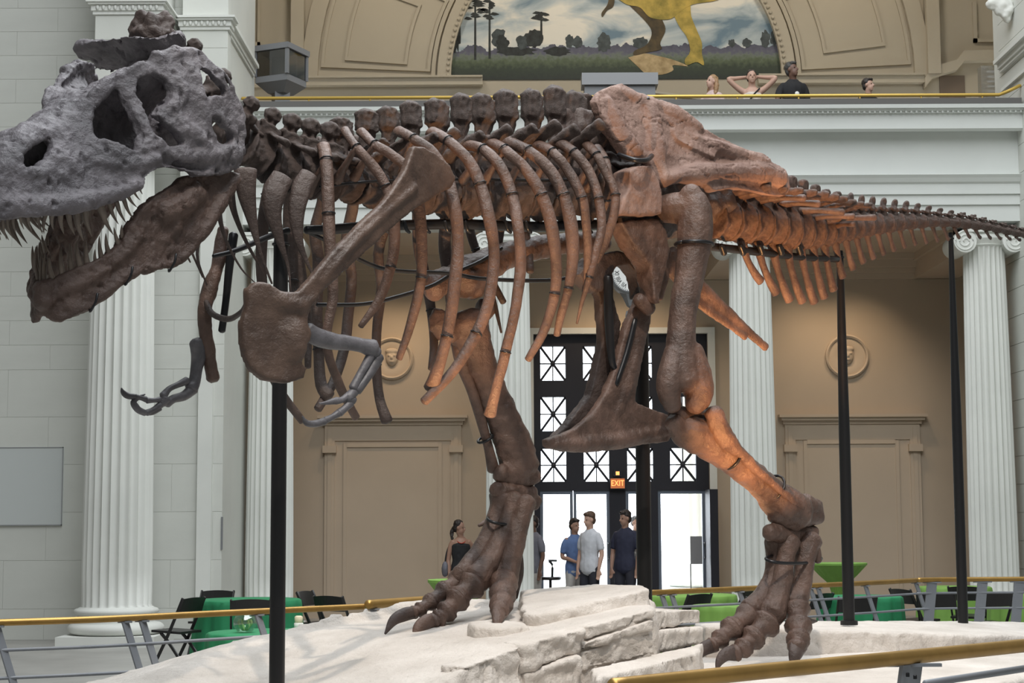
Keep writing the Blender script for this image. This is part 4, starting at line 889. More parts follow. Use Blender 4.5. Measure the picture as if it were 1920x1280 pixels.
def ilrough(co, no):
    a = vnoise(co, 5, 2)*0.03+vnoise(co, 30, 3)*0.006; c = vnoise(co*np.array([1, 1, 1.6])+4, 6, 2); cr = -np.exp(-(c/0.012)**2)*0.012
    return co+no*(a+cr)[:, None]
plate('ilium', il, 0.3, 0.07, 'ilium', vox=0.010, smooth=2, dfun=ild, noise=0, extra=ilx, post=ilrough, label='broad cracked pinkish brown hip blade')
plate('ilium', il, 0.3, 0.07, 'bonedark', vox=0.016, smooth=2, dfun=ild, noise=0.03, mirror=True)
# rough sacral spines between the hip blades
g = G()
for i in range(7):
    x = 1060+i*36; p = B(x, 200+i*12, 0); q = B(x, 330, 0); tube([p, q], [(0.10, 0.035), (0.12, 0.05)], 10, 5, (MT[idx_of(p), 0], MT[idx_of(p), 1], 0), g=g)
tube([B(1120, 340, 0), B(1340, 380, 0)], [0.15, 0.15], 14, 10, g=g)
for (x, y) in ((1195, 405), (1225, 420), (1260, 400)): ellipsoid(B(x, y, 0.02), (0.16, 0.16, 0.16), g)  # added dark masses that fill the hip gap in place of its shade
put('sacrum_and_fill', remesh(g, 0.018, 2, 0.07, 8), M['bonedark'], rex)
plate('pubic_peduncle', [(1182, 318), (1200, 308), (1222, 308), (1238, 340), (1243, 372), (1242, 400), (1205, 404), (1162, 402), (1170, 372), (1182, 350)], 0.34, 0.16, 'ilium', noise=0.02)
plate('pubis_head', [(1164, 414), (1200, 412), (1236, 410), (1252, 432), (1258, 470), (1246, 520), (1238, 570), (1228, 562), (1222, 500), (1205, 478), (1186, 452)], 0.30, 0.14, 'bone', noise=0.02)
plate('pubis_shaft', [(1112, 520), (1135, 500), (1150, 515), (1153, 560), (1166, 604), (1152, 700), (1112, 780), (1062, 812), (1036, 822), (1062, 798), (1108, 738), (1130, 640), (1126, 560)], 0.06, 0.07, 'bonedark')
boot = [(1025, 824), (1050, 816), (1080, 802), (1112, 775), (1138, 735), (1155, 690), (1168, 640), (1178, 604), (1196, 565), (1200, 545), (1224, 560), (1222, 600), (1208, 660), (1196, 720), (1192, 752), (1225, 768), (1256, 778), (1262, 804), (1258, 828), (1220, 832), (1180, 838), (1110, 849), (1060, 846), (1030, 838)]
def bx_(g):
    P, R = tr([(1040, 832, 11), (1090, 832, 15), (1150, 828, 16), (1210, 815, 14), (1255, 808, 12)], 0.12); tube(P, R, 10, 20, g=g)
    P, R = tr([(1210, 575, 13), (1192, 640, 15), (1175, 710, 18), (1150, 780, 16)], 0.10); tube(P, R, 10, 20, g=g)
plate('pubis_boot', boot, 0.14, 0.06, 'bone', extra=bx_)
plate('pubis_root', [(1110, 480), (1160, 470), (1200, 478), (1214, 520), (1214, 560), (1204, 560), (1198, 515), (1180, 496), (1158, 500), (1146, 520), (1140, 545), (1118, 548), (1085, 515)], 0.1, 0.12, 'bonedark')
bone_tube('pubis_joint', [(1196, 560, 13), (1218, 580, 14)], 0.2, m='bone', n=6)
blob('ischium', [[(1250, 480, 26), (1285, 520, 24), (1320, 550, 18), (1370, 592, 12), (1410, 628, 9), (1437, 652, 9)], [(1300, 560, 10), (1350, 598, 8), (1398, 632, 7)], [(1238, 470, 20), (1240, 520, 16), (1232, 560, 12)]], 0.14, 'bone', flat=0.6)

# ---------------------------------------------------------------- near (left) leg
FL = 0.46
blob('femur', [[(1302, 372, 26), (1304, 400, 33), (1303, 440, 34), (1297, 490, 31), (1288, 540, 28), (1280, 590, 27), (1277, 640, 29), (1276, 680, 33), (1280, 715, 37)], [(1240, 392, 26, .25), (1270, 390, 30, .36), (1300, 390, 28, .44)], [(1266, 660, 22), (1256, 705, 25), (1254, 735, 24), (1262, 764, 17)], [(1296, 655, 24, .47), (1306, 700, 29, .49), (1310, 738, 28, .5), (1302, 764, 18, .5)]], FL, 'bone', vox=0.011, noise=0.010, nscale=10,
     ells=[(1296, 366, 22)], label='stout brown thigh bone')
for (x, y, r) in ((1302, 458, 35),):
    P, R = tr([(x, y-10, r), (x, y, r), (x, y+10, r)], FL); ring(P, 1, R[1]*1.02, rex, 0.012, 'steel_band')
# folded shin pointing back
TD = [(1290, 815), (1330, 840), (1400, 885), (1460, 935), (1492, 965)]
blob('tibia', [[(1285, 805, 30), (1318, 820, 34), (1355, 848, 31), (1400, 883, 27), (1440, 918, 29), (1468, 945, 38), (1490, 962, 40)], [(1262, 785, 18), (1280, 815, 20), (1310, 838, 18)], [(1452, 965, 16), (1490, 975, 20), (1530, 965, 18)], [(1505, 945, 22), (1530, 955, 18)]], 0.42, 'bone', vox=0.011, noise=0.018, nscale=12)
blob('fibula', [[(1338, 772, 18), (1345, 795, 20), (1362, 825, 20), (1388, 850, 12), (1425, 885, 9), (1470, 925, 9), (1500, 950, 12)]], 0.52, 'bone', vox=0.010, noise=0.015)
blob('knee_joint', [[(1265, 775, 18), (1300, 785, 20), (1330, 780, 14)]], 0.40, 'bonedark')
for (x, y, r) in ((1370, 856, 27), (1450, 914, 26)):
    P, R = tr([(x-12, y-9, r), (x, y, r), (x+12, y+9, r)], 0.45); ring(P, 1, R[1]*0.97, rex, 0.009, 'steel_band')
blob('ankle_bone', [[(1442, 998, 14), (1480, 1002, 15), (1525, 998, 15)], [(1450, 990, 10), (1500, 990, 10)]], 0.42, 'bone', noise=0.02)
def metatarsal(pts, d, m='bone'):
    pts = [(p[0], p[1], p[2]*1.12) for p in pts]
    blob('metatarsal', [pts], d, m, vox=0.009, noise=0.010, ells=[(pts[-1][0], pts[-1][1], pts[-1][2]*1.05)])
metatarsal([(1518, 1012, 22), (1512, 1035, 19), (1506, 1070, 17), (1500, 1105, 18), (1492, 1132, 21)], 0.46)
metatarsal([(1480, 1012, 20), (1474, 1040, 16), (1468, 1080, 17), (1458, 1120, 20), (1446, 1150, 24)], 0.43)
metatarsal([(1452, 1015, 18), (1452, 1045, 15), (1446, 1085, 15), (1430, 1118, 17), (1410, 1142, 20)], 0.34)
P, R = tr([(1488, 1038, 52), (1486, 1046, 52), (1484, 1054, 52)], 0.42); 
Q = [B(1488+52*math.cos(w), 1047+9*math.sin(w), 0.42+0.10*math.sin(w)*1.0) for w in np.linspace(0, 2*math.pi, 21)]
tube(Q, [0.011]*len(Q), 7, caps=False).obj('steel_band', M['steel'], rex, smooth=True)
def toe(pts, d, m='bone', claw=None, mc='bonedark'):
    """pts: knuckle positions (px, py, r); each gap is one toe bone"""
    for a, b in zip(pts[:-1], pts[1:]):
        da, db = (a[3] if len(a) > 3 else d), (b[3] if len(b) > 3 else d)
        q = [(a[0], a[1], a[2]*1.0, da)]+[(a[0]*(1-u)+b[0]*u, a[1]*(1-u)+b[1]*u, (a[2]*(1-u)+b[2]*u)*k_*1.06, da*(1-u)+db*u) for u, k_ in ((0.12, 1.08), (0.45, 0.74), (0.72, 0.78), (0.9, 1.02))]
        P, R = tr(q, d); g = tube(P, [(r, r*1.02) for r in R], 12, 14, HV)
        a_ = np.array(g.v); g.v = [tuple(x) for x in a_+(vnoise(a_, 22, 2)*0.016)[:, None]*np.array((.6, .6, .6))]
        g.obj('toe_bone', M[m], rex, smooth=True)
    if claw:
        P, R = tr([pts[-1]]+claw, d); tube(P, [(r*0.6, r) for r in R], 10, 16, HV).obj('claw', M[mc], rex, smooth=True)
toe([(1405, 1152, 22), (1372, 1178, 21), (1350, 1198, 17), (1335, 1210, 14)], 0.34, claw=[(1320, 1216, 13), (1308, 1228, 9), (1301, 1243, 2)])
toe([(1438, 1166, 26), (1412, 1195, 22), (1394, 1214, 18), (1378, 1224, 15)], 0.44, claw=[(1362, 1226, 13), (1350, 1238, 9), (1343, 1256, 2)])
toe([(1492, 1140, 24, .48), (1497, 1172, 23, .56), (1497, 1198, 20, .64), (1494, 1214, 17, .68)], 0.50, claw=[(1491, 1226, 14, .70), (1487, 1238, 9, .70), (1483, 1248, 2, .70)])
bone_tube('first_toe', [(1528, 1022, 8), (1532, 1036, 8), (1534, 1052, 7)], 0.5, n=8); bone_tube('claw', [(1504, 1158, 8, .3), (1518, 1164, 6, .3), (1532, 1164, 1.5, .3)], m='bonedark', n=10)

# ---------------------------------------------------------------- far (right) leg, stepping forward
RD = -0.40
blob('femur', [[(1130, 455, 22), (1085, 455, 22), (1030, 460, 22), (975, 472, 25), (930, 488, 28), (890, 508, 34), (862, 528, 38)], [(840, 515, 22), (818, 535, 26), (815, 550, 22)], [(880, 530, 26), (890, 550, 20)]], RD, 'bone', vox=0.013, noise=0.02)
blob('tibia', [[(872, 600, 46), (885, 640, 38), (905, 690, 30), (928, 745, 30), (950, 800, 33), (968, 850, 38), (975, 880, 40)], [(830, 590, 22), (822, 612, 20), (850, 625, 22)], [(905, 582, 26), (922, 580, 14)], [(935, 885, 18), (975, 898, 20), (1005, 890, 16)]], RD, 'bone', vox=0.013, noise=0.02, flat=0.7)
bone_tube('fibula', [(862, 640, 18, RD-.06), (868, 680, 15, RD-.06), (885, 730, 11, RD-.06), (903, 790, 10, RD-.06), (915, 835, 9, RD-.06), (925, 880, 12, RD-.06)], m='bone', n=24)
P, R = tr([(905, 812, 14), (910, 822, 14), (914, 832, 14)], RD-.06); ring(P, 1, R[1]*1.1, rex, 0.009, 'steel_band')
blob('ankle_bone', [[(930, 918, 15), (960, 922, 18), (995, 928, 18)], [(1000, 935, 16), (998, 950, 13)]], RD, 'bone', noise=0.02)
metatarsal([(940, 930, 22), (936, 955, 18), (918, 1000, 16), (895, 1040, 16), (868, 1078, 19)], RD-0.02)
metatarsal([(966, 935, 20), (955, 965, 16), (938, 1010, 18), (918, 1050, 20), (893, 1085, 24)], RD+0.05)
metatarsal([(985, 940, 20), (976, 970, 18), (965, 1010, 20), (954, 1050, 21), (946, 1082, 24)], RD+0.10)
Q = [B(949+35*math.cos(w), 975+8*math.sin(w)+3*math.cos(w), RD+0.09*math.sin(w)) for w in np.linspace(0, 2*math.pi, 21)]
tube(Q, [0.010]*len(Q), 7, caps=False).obj('steel_band', M['steel'], rex, smooth=True)
toe([(862, 1085, 19), (834, 1108, 18), (808, 1128, 15), (788, 1142, 13), (775, 1148, 12)], RD-0.05, claw=[(758, 1152, 13), (738, 1163, 10), (722, 1188, 2)])
toe([(888, 1094, 25), (858, 1122, 23), (838, 1146, 19), (822, 1160, 16), (812, 1164, 14)], RD+0.06, claw=[(800, 1166, 15), (784, 1178, 11), (776, 1201, 2)], mc='bone')
toe([(944, 1092, 25, -.26), (942, 1114, 23, -.1), (940, 1132, 20, .06), (937, 1144, 17, .16)], RD+0.12, claw=[(934, 1153, 14, .22), (932, 1167, 9, .26), (930, 1184, 2, .26)], mc='bone')
bone_tube('first_toe', [(962, 1010, 10), (970, 1045, 11), (972, 1075, 10), (968, 1095, 9), (966, 1120, 5)], RD-0.1, m='bonedark', n=18)
bone_tube('first_toe', [(898, 985, 3), (908, 980, 5), (916, 975, 6)], RD-0.1, m='bone', n=8)

# ---------------------------------------------------------------- steel armature
bone_tube('armature_beam', [(575, 431, 8), (620, 430, 10), (700, 424, 10), (860, 420, 10), (1000, 425, 10), (1150, 420, 10), (1240, 420, 10)], -0.02, m='steel', n=20)
bone_tube('armature_beam', [(1330, 462, 8), (1420, 472, 8), (1500, 482, 7), (1570, 486, 6)], 0, m='steel', n=14)
for pts, d in (([(572, 432, 4), (620, 455, 4), (665, 482, 4), (730, 506, 4), (840, 512, 4), (900, 522, 4), (1000, 526, 4), (1060, 522, 4), (1085, 508, 4)], -.1), ([(595, 571, 4), (680, 570, 4), (745, 556, 4), (810, 535, 4), (850, 512, 4), (900, 490, 4), (940, 465, 4)], -.3), ([(400, 480, 4), (440, 470, 5), (500, 445, 6), (540, 432, 7)], -.1), ([(600, 350, 3), (700, 340, 3), (860, 336, 3), (1040, 338, 3), (1110, 330, 3)], .12)):
    bone_tube('armature_rod', pts, d, m='steel', n=30, seg=8)
for i in range(11):
    x = 720+i*38; bone_tube('armature_clamp', [(x, 415, 4), (x+4, 430, 4), (x+10, 436, 3)], 0.06, m='steel', n=6, seg=6)
for i in range(5):
    x = 1352+i*36; bone_tube('armature_clamp', [(x, 460, 6), (x+6, 476, 6)], 0.05, m='steel', n=6, seg=6)
bone_tube('armature_rod', [(1140, 520, 9), (1142, 600, 9), (1148, 680, 7), (1160, 690, 5)], 0.12, m='steel', n=16)
bone_tube('armature_rod', [(1190, 600, 6), (1175, 660, 6), (1155, 720, 5)], 0.14, m='steel', n=12)
tube([B(1160, 290, .3), B(1190, 300, .42), B(1212, 300, .42), B(1222, 292, .34)], [.016]*4, 8, 14).obj('steel_band', M['steel'], rex, smooth=True)
tube([B(1206, 178, .1), B(1214, 186, .24), B(1218, 200, .22)], [.016]*3, 8, 10).obj('steel_band', M['steel'], rex, smooth=True)

# upright poles carrying the mount: things of their own
def pole(px, pytop, pyb, Y, rt, rb, label, zb=None):
    b = W(px, pyb, Y); zb = b.z if zb is None else zb; zt = ZY(pytop, Y, px)
    e = empty('support_pole', label, 'support pole', (b.x, Y, zb), 0)
    h = zt-zb; lathe([(rb, 0), (rb, h*0.02), (rb*0.98, h*0.5), (rt, h*0.98), (rt*0.9, h)], 20).obj('shaft', M['black'], e, angle=40)
    lathe([(rb*1.5, -0.02), (rb*1.5, 0.012), (rb*1.0, 0.016)], 20).obj('foot_plate', M['black'], e)
    ring([(0, 0, h-0.06), (0, 0, h-0.05), (0, 0, h-0.04)], 1, rt*1.05, e, 0.008, 'collar')
# ================================================================== LIMESTONE BASE
def prism(top, zb, g=None):
    n = len(top); V = [tuple(p) for p in top]+[(p[0], p[1], zb) for p in top]
    Fc = [tuple(range(n)), tuple(range(2*n-1, n-1, -1))]+[(i, n+i, n+(i+1) % n, (i+1) % n) for i in range(n)]
    if g is None: g = G()
    return g.add(V, Fc)
def rockpost(amp, seed):
    def f(co, no):
        a = vnoise(co+seed, 3.0, 4)*amp*1.6+vnoise(co+seed, 14, 3)*amp*0.9-np.exp(-(vnoise(co+seed*2, 4, 2)/0.02)**2)*amp*0.7
        flat = 1-0.75*np.clip(no[:, 2], 0, 1); lay = vnoise(co*np.array([0.5, 0.5, 9.0])+seed, 1.3, 2)*amp*0.9*(1-np.abs(no[:, 2]))
        return co+no*(a*flat+lay)[:, None]
    return f
def rock(label, geo, seed, vox=0.022, amp=0.03, name='limestone_slab', group='limestone base'):
    me = remesh(geo, vox, 1, post=rockpost(amp, seed)); return put(name, me, M['rock'], label=label, cat='rock', group=group)
def TP(L_): return [W(*p) for p in L_]
# long sloping slab on the left
rock('long pale limestone slab sloping down to the left under two claws', prism(TP([(20, 1300, 9.3), (200, 1270, 10.2), (340, 1229, 10.5), (480, 1191, 10.6), (620, 1149, 10.8), (720, 1132, 10.9), (830, 1117, 11.3), (1000, 1126, 11.1), (1226, 1122, 10.9), (1229, 1140, 9.72), (1090, 1172, 9.45), (985, 1202, 9.15), (880, 1246, 8.75), (800, 1302, 8.4), (640, 1352, 8.2), (300, 1356, 8.2), (60, 1345, 8.6)]), 0.45), 1.0, 0.03, 0.022)
# upper slab below the stepping foot
rock('thick limestone slab topmost of the stack behind the stepping foot', prism(TP([(978, 1106, 10.95), (1110, 1094, 11.1), (1205, 1096, 11.0), (1220, 1103, 10.1), (1100, 1130, 9.9), (1008, 1151, 9.75), (982, 1148, 9.85), (976, 1128, 10.3)]), W(1000, 1185, 9.75).z-0.04), 2.0, 0.018, 0.026)
rock('small thin limestone flake under the single claw', prism(TP([(880, 1166, 9.8), (930, 1160, 9.9), (982, 1166, 9.75), (990, 1172, 9.6), (940, 1178, 9.45), (890, 1174, 9.5)]), 0.84), 3.0, 0.014, 0.02)
def block(label, quad, Yl, Yr, depth, seed, amp=0.021):
    """front face given as 4 image corners (left-top, right-top, right-bottom, left-bottom)"""
    Q = [W(*quad[0], Yl), W(*quad[1], Yr), W(*quad[2], Yr), W(*quad[3], Yl)]; n = Vector((Q[1].y-Q[0].y, -(Q[1].x-Q[0].x), 0)).normalized()
    if n.y > 0: n = -n
    V = Q+[q-n*depth for q in Q]; g = G().add(V, [(0, 3, 2, 1), (4, 5, 6, 7), (0, 1, 5, 4), (1, 2, 6, 5), (2, 3, 7, 6), (3, 0, 4, 7)])
    return rock(label, g, seed, 0.014, amp, name='limestone_block')
yy = lambda x: interp(x, [870, 985, 1090, 1229], [8.72, 9.12, 9.42, 9.70])
block('limestone block in the top course at the right end of the stack', [(1104, 1174), (1228, 1140), (1228, 1157), (1100, 1202)], yy(1104)-.02, yy(1228)-.02, 0.16, 11)
block('limestone block in the second course of the stack, cracked across', [(1096, 1205), (1228, 1160), (1228, 1183), (1092, 1220)], yy(1096)-.03, yy(1228)-.03, 0.16, 12)
block('limestone block in the lowest visible course beside the lower ledge', [(1090, 1222), (1228, 1186), (1228, 1226), (1090, 1260)], yy(1090)-.0, yy(1228)-.0, 0.16, 13)
block('rough limestone block with a vertical cleft below the sloping slab', [(982, 1208), (1097, 1178), (1088, 1222), (985, 1258)], yy(982)-.03, yy(1095)-.03, 0.16, 14, 0.034)
block('limestone block at the lower left corner of the stacked courses', [(872, 1250), (978, 1211), (982, 1300), (868, 1310)], yy(872)-.02, yy(978)-.02, 0.16, 15, 0.03)
block('limestone block in the bottom course, cut by the picture edge', [(986, 1262), (1086, 1226), (1086, 1300), (986, 1310)], yy(986)-.04, yy(1086)-.04, 0.16, 16, 0.03)
block('small square limestone block right of the stacked courses', [(1231, 1144), (1314, 1142), (1316, 1171), (1231, 1180)], 9.9, 10.4, 0.3, 17)
block('limestone block below the small square block beside the foot', [(1231, 1182), (1320, 1174), (1318, 1203), (1231, 1226)], 9.86, 10.36, 0.3, 18)
rock('low limestone ledge in front of the stacked courses', prism(TP([(1108, 1252, 9.1), (1229, 1224, 9.75), (1318, 1204, 10.3), (1310, 1222, 9.9), (1240, 1240, 9.4), (1120, 1270, 8.85)]), 0.45), 4.0, 0.016, 0.022)
def TZ(L_):
    out = []
    for (px, py, Y) in L_: out.append(W(px, py, Y))
    return out
rock('long low limestone slab behind the right foot carrying the tail poles', prism(TP([(1300, 1168, 12.9), (1560, 1163, 13.3), (1760, 1167, 14.4), (1960, 1166, 15.0), (1960, 1192, 13.2), (1840, 1190, 12.7), (1690, 1184, 12.3), (1510, 1179, 12.0), (1420, 1176, 11.95), (1322, 1174, 11.9)]), 0.5), 5.0, 0.026, 0.022)
rock('flat pale limestone floor slab under the trailing foot', prism([(WZ(1240, 1262, 0.64)), WZ(1318, 1228, 0.66), WZ(1420, 1222, 0.67), WZ(1640, 1216, 0.67), WZ(1800, 1213, 0.66), WZ(1960, 1216, .65), WZ(1960, 1262, 0.61), WZ(1820, 1290, 0.6), WZ(1500, 1330, 0.6), WZ(1200, 1330, 0.6)], 0.3), 6.0, 0.028, 0.014)
# hidden core below so that nothing hovers
rock('rough pale limestone footing beneath the display slabs', prism([(-2.4, 8.6, 0.48), (-1.6, 10.6, 0.5), (0.9, 11.0, 0.62), (1.3, 12.6, 0.62), (4.6, 14.8, 0.6), (4.2, 12.9, 0.5), (2.2, 9.9, 0.5), (0.75, 8.7, 0.52), (-0.3, 8.6, 0.5), (-0.9, 8.3, 0.48)], -0.01), 7.0, 0.05, 0.02)

# ---------------------------------------------------------------- poles that carry the mount
pole(519, 440, 1290, 8.72, 0.038, 0.040, 'tall black pole standing in front of the shoulder, nearest of all', zb=0.60)
pole(1209, 470, 1140, 11.3, 0.046, 0.050, 'black pole below the hips in front of the entrance doors', zb=0.62)
pole(1592, 470, 1166, 12.75, 0.026, 0.043, 'slim tapered black pole under the middle of the tail')
pole(1806, 436, 1173, 14.1, 0.020, 0.042, 'slim tapered black pole under the thin end of the tail')

# ---------------------------------------------------------------- railings around the base
def railing(label, path, z, posts, rr=0.022, lower=(0.17, 0.34, 0.50), lean=0.0, thick=None, rods=True, wid=0.06):
    """path: list of (px, py) along the handrail at height z; posts: px positions"""
    pts = [WZ(x, y, z) for x, y in path]; Pn = catmull(pts, 40); e = empty('guard_railing', label, 'railing', (pts[0].x, pts[0].y, 0))
    off = Vector(e.location)
    g = tube([Vector(p)-off for p in Pn], [rr]*40, 14); g.obj('handrail', M['brass'], e, smooth=True)
    pxs = [960+p[0]/p[1]*F for p in Pn]
    outw = Vector((0, 1, 0))
    if rods:
        for lz in lower:
            sh = lz*lean; tube([Vector((p[0]+sh, p[1], p[2]-lz))-off for p in Pn], [0.011]*40, 8).obj('lower_rail', M['grey'], e, smooth=True)
    for q in posts:
        c = Vector([float(np.interp(q, pxs, Pn[:, k])) for k in range(3)])-off; T = (Vector(Pn[20])-Vector(Pn[19])).normalized()
        dn = Vector((lean*z*0.98, 0, -z*0.98)); a = T*wid*0.5; b = T.cross(Vector((0, 0, 1)))*0.008
        V = [c-a-b, c+a-b, c+a+b, c-a+b]; V = [v-Vector((0, 0, rr)) for v in V]+[v+dn for v in V]
        p_ = G().add(V, [(0, 1, 2, 3), (7, 6, 5, 4), (0, 4, 5, 1), (1, 5, 6, 2), (2, 6, 7, 3), (3, 7, 4, 0)]).obj('post', M['grey'], e)
        box(-wid*0.9, wid*0.9, -0.014, 0.014, -0.008, 0.004).obj('saddle', M['grey'], p_).location = c-Vector((0, 0, rr))
    return e
railing('brass and grey guard railing behind the sloping slab at lower left', [(-40, 1168), (200, 1160), (420, 1149), (700, 1136)], 0.98, [2, 240, 272, 486], lean=0.32, wid=0.05)
railing('short thick brass rail just behind the clawed foot', [(690, 1133), (760, 1128), (860, 1121)], 1.0, [700], rr=0.034, rods=False, lower=(), lean=0.2)
railing('brass and grey guard railing behind the low slab at right', [(1215, 1111), (1400, 1103), (1600, 1094), (1730, 1087)], 0.98, [1236, 1254, 1380, 1512, 1526, 1614, 1708], lean=0.30, rr=0.024, lower=(.13, .28, .43), wid=0.05)
railing('brass and grey guard railing at the far right edge', [(1722, 1087), (1800, 1086), (1960, 1085)], 1.0, [1738, 1832, 1900], lean=-0.12, rr=0.024, lower=(.13, .28, .43), wid=0.10)
fr = railing('near brass railing crossing the lower right corner', [(1150, 1287), (1400, 1261), (1650, 1237), (1960, 1206)], 1.1, [1695], rr=0.0265, lower=(), rods=False, lean=-0.16, wid=0.12)
a, b = W(1735, 1281, 6.5), W(1960, 1247, 6.95); g = tube([a-Vector(fr.location), b-Vector(fr.location)], [0.014, 0.014], 10, 4); g.obj('lower_rail', M['grey'], fr, smooth=True)
bolt = lathe([(0.007, -0.012), (0.007, 0.0), (0.004, 0.003)], 8)
for (x, y) in ((1702, 1262), (1716, 1266)):
    o = bolt.obj('bolt', M['steel'], fr); o.location = W(x, y, 6.23)-Vector(fr.location)

# ---------------------------------------------------------------- tables and chairs
def cloth_table(label, px, py, Y, r, z, m, group=None, drop=None):
    c = W(px, py, Y); e = empty('round_table', label, 'table', (c.x, Y, 0), 0, group); drop = z-0.02 if drop is None else drop
    def rf(rad, w, t): return rad*(1+(0.045*math.sin(w*13+px)+0.02*math.sin(w*29))*max(0, (t-0.25))*1.25) if rad > r*0.98 else rad
    prof = [(0.05, z), (r*0.6, z), (r*0.97, z), (r, z-0.012), (r*1.01, z-0.06), (r*1.02, z-0.2), (r*1.05, z-0.45), (r*1.09, z-drop)]
    lathe(prof[::-1], 104, rfun=lambda rad, w, t: rf(rad, w, 1-t)).obj('tablecloth', m, e, angle=50)
    lathe([(r*0.95, z-0.03), (r*0.95, z-0.006)], 32).obj('table_top', M['blackwood'], e)
    for k in range(4):
        a = k*math.pi/2+0.4; tube([(math.cos(a)*r*0.7, math.sin(a)*r*0.7, 0.0), (math.cos(a)*r*0.6, math.sin(a)*r*0.6, z-0.03)], [0.015]*2, 8).obj('leg', M['grey'], e)
    return e
def cocktail(label, px, py, Y, r, z, m):
    c = W(px, py, Y); e = empty('cocktail_table', label, 'table', (c.x, Y, 0))
    def rf(rad, w, t): return rad*(1+0.05*math.sin(w*22)*(1 if 0.1 < t < 0.9 else 0))
    lathe([(r*0.62, 0.0), (r*0.5, 0.15), (r*0.26, 0.45), (r*0.22, 0.7), (r*0.32, 0.82), (r*0.62, 0.92), (r*0.97, z-0.03)], 88, rfun=rf).obj('stretch_cover', m, e, angle=60)
    lathe([(r*0.97, z-0.03), (r, z-0.025), (r, z-0.003), (r*0.98, z)], 40).obj('table_top', m, e, angle=40)
    return e
def chair(label, x, y, rz, group='black folding chairs'):
    e = empty('folding_chair', label, 'chair', (x, y, 0), rz, group); b = M['blackwood']
    for s in (-1, 1):
        tube([(s*0.20, 0.24, 0.0), (s*0.20, 0.02, 0.40), (s*0.20, -0.17, 0.80)], [(0.012, 0.02)]*3, 8, 8, (1, 0, 0)).obj('front_leg', b, e, angle=40)
        tube([(s*0.175, -0.26, 0.0), (s*0.175, 0.0, 0.32), (s*0.175, 0.12, 0.44)], [(0.012, 0.02)]*3, 8, 8, (1, 0, 0)).obj('rear_leg', b, e, angle=40)
    g = G(); V = []
    for i in range(9):
        u = i/8*2-1; h = 0.045-0.02*u*u
        for (yy_, zz) in ((-0.178, 0.80-h*0.3+0.02*u*u*0), (-0.155, 0.80-h*0.3), (-0.115, 0.64), (-0.135, 0.64)): V.append((u*0.20, yy_+0.02*(1-u*u)*-1, zz+(0.02*(1-u*u) if zz > 0.7 else 0)))
    Fc = []
    for i in range(8):
        for k in range(4): Fc.append((i*4+k, i*4+(k+1) % 4, i*4+4+(k+1) % 4, i*4+4+k))
    Fc += [(3, 2, 1, 0), (32, 33, 34, 35)]; g.add(V, Fc).obj('backrest', b, e)
    g = box(-0.19, 0.19, -0.14, 0.23, 0.43, 0.455); g.v = [(v[0], v[1], v[2]+0.04*(v[1]+0.14)) for v in g.v]; g.obj('seat', b, e)
    tube([(-0.175, -0.2, 0.08), (0.175, -0.2, 0.08)], [0.01]*2, 6).obj('stretcher', b, e); tube([(-0.2, 0.2, 0.075), (0.2, 0.2, 0.075)], [0.01]*2, 6).obj('stretcher', b, e)
    return e
def copy_tree(o, parent=None):
    c = o.copy(); COL.objects.link(c); c.parent = parent
    if parent is not None: c.matrix_parent_inverse = o.matrix_parent_inverse.copy()
    for ch in list(o.children): copy_tree(ch, c)
    return c
CH = [('black folding chair nearest the large fluted column', 338, 18.3, 1.15), ('black folding chair with its back to the block wall behind the green table', 397, 19.9, 2.9), ('black folding chair in front of the farther green table', 470, 17.9, 0.15), ('black folding chair right of the farther green table', 596, 19.7, -1.9), ('black folding chair beyond the railing left of the stepping foot', 634, 18.6, -0.6), ('black folding chair leaning behind the right door jamb', 1392, 20.7, 0.9), ('black folding chair between the lime tables', 1412, 18.0, 0.5), ('black folding chair left of the green table behind the trailing foot', 1520, 18.6, 0.9), ('black folding chair before the green table at right', 1600, 17.9, 0.1), ('black folding chair right of the green table at right', 1712, 19.6, -1.2), ('black folding chair behind the low slab near the rail joint', 1760, 18.7, -0.4), ('black folding chair left of the rightmost lime table', 1858, 18.9, 0.4), ('black folding chair before the last tail pole', 1818, 20.3, -0.5), ('black folding chair left of the near lime table behind the rail', 1290, 18.6, 0.8)]
proto = None
for lab, px, Y, rz in CH:
    x = XY(px, Y, 1150)
    if proto is None: proto = chair(lab, x, Y, rz)
    else:
        o = copy_tree(proto); o.location = (x, Y, 0); o.rotation_euler = (0, 0, rz); o['label'] = lab
cloth_table('round table under a green cloth left, farther of two', 467, 1121, 19.0, 0.57, 0.75, M['green'], 'green tables')
t2 = cloth_table('round table under a green cloth holding a glass bowl', 500, 1185, 13.4, 0.46, 0.75, M['green'], 'green tables')
cloth_table('round table under a dark green cloth behind the trailing foot', 1612, 1114, 19.0, 0.46, 0.75, M['green'], 'green tables')
cloth_table('round table under a lime cloth just right of the doorway', 1290, 1112, 19.6, 0.55, 0.75, M['lime'], 'lime tables')
cloth_table('round table under a lime cloth directly behind the rail posts', 1365, 1130, 17.2, 0.36, 0.75, M['lime'], 'lime tables')
cloth_table('round table under a lime cloth at the right picture edge', 1925, 1112, 19.6, 0.42, 0.75, M['lime'], 'lime tables')
cloth_table('round table under a dark lime cloth behind the last tail pole', 1790, 1110, 21.5, 0.45, 0.75, M['lime'], 'lime tables')
cocktail('tall lime cocktail table behind the stepping foot', 862, 1087, 15.6, 0.29, 1.07, M['lime'])
cocktail('tall lime cocktail table beside the slim tail pole', 1571, 1060, 20.8, 0.35, 1.07, M['lime'])
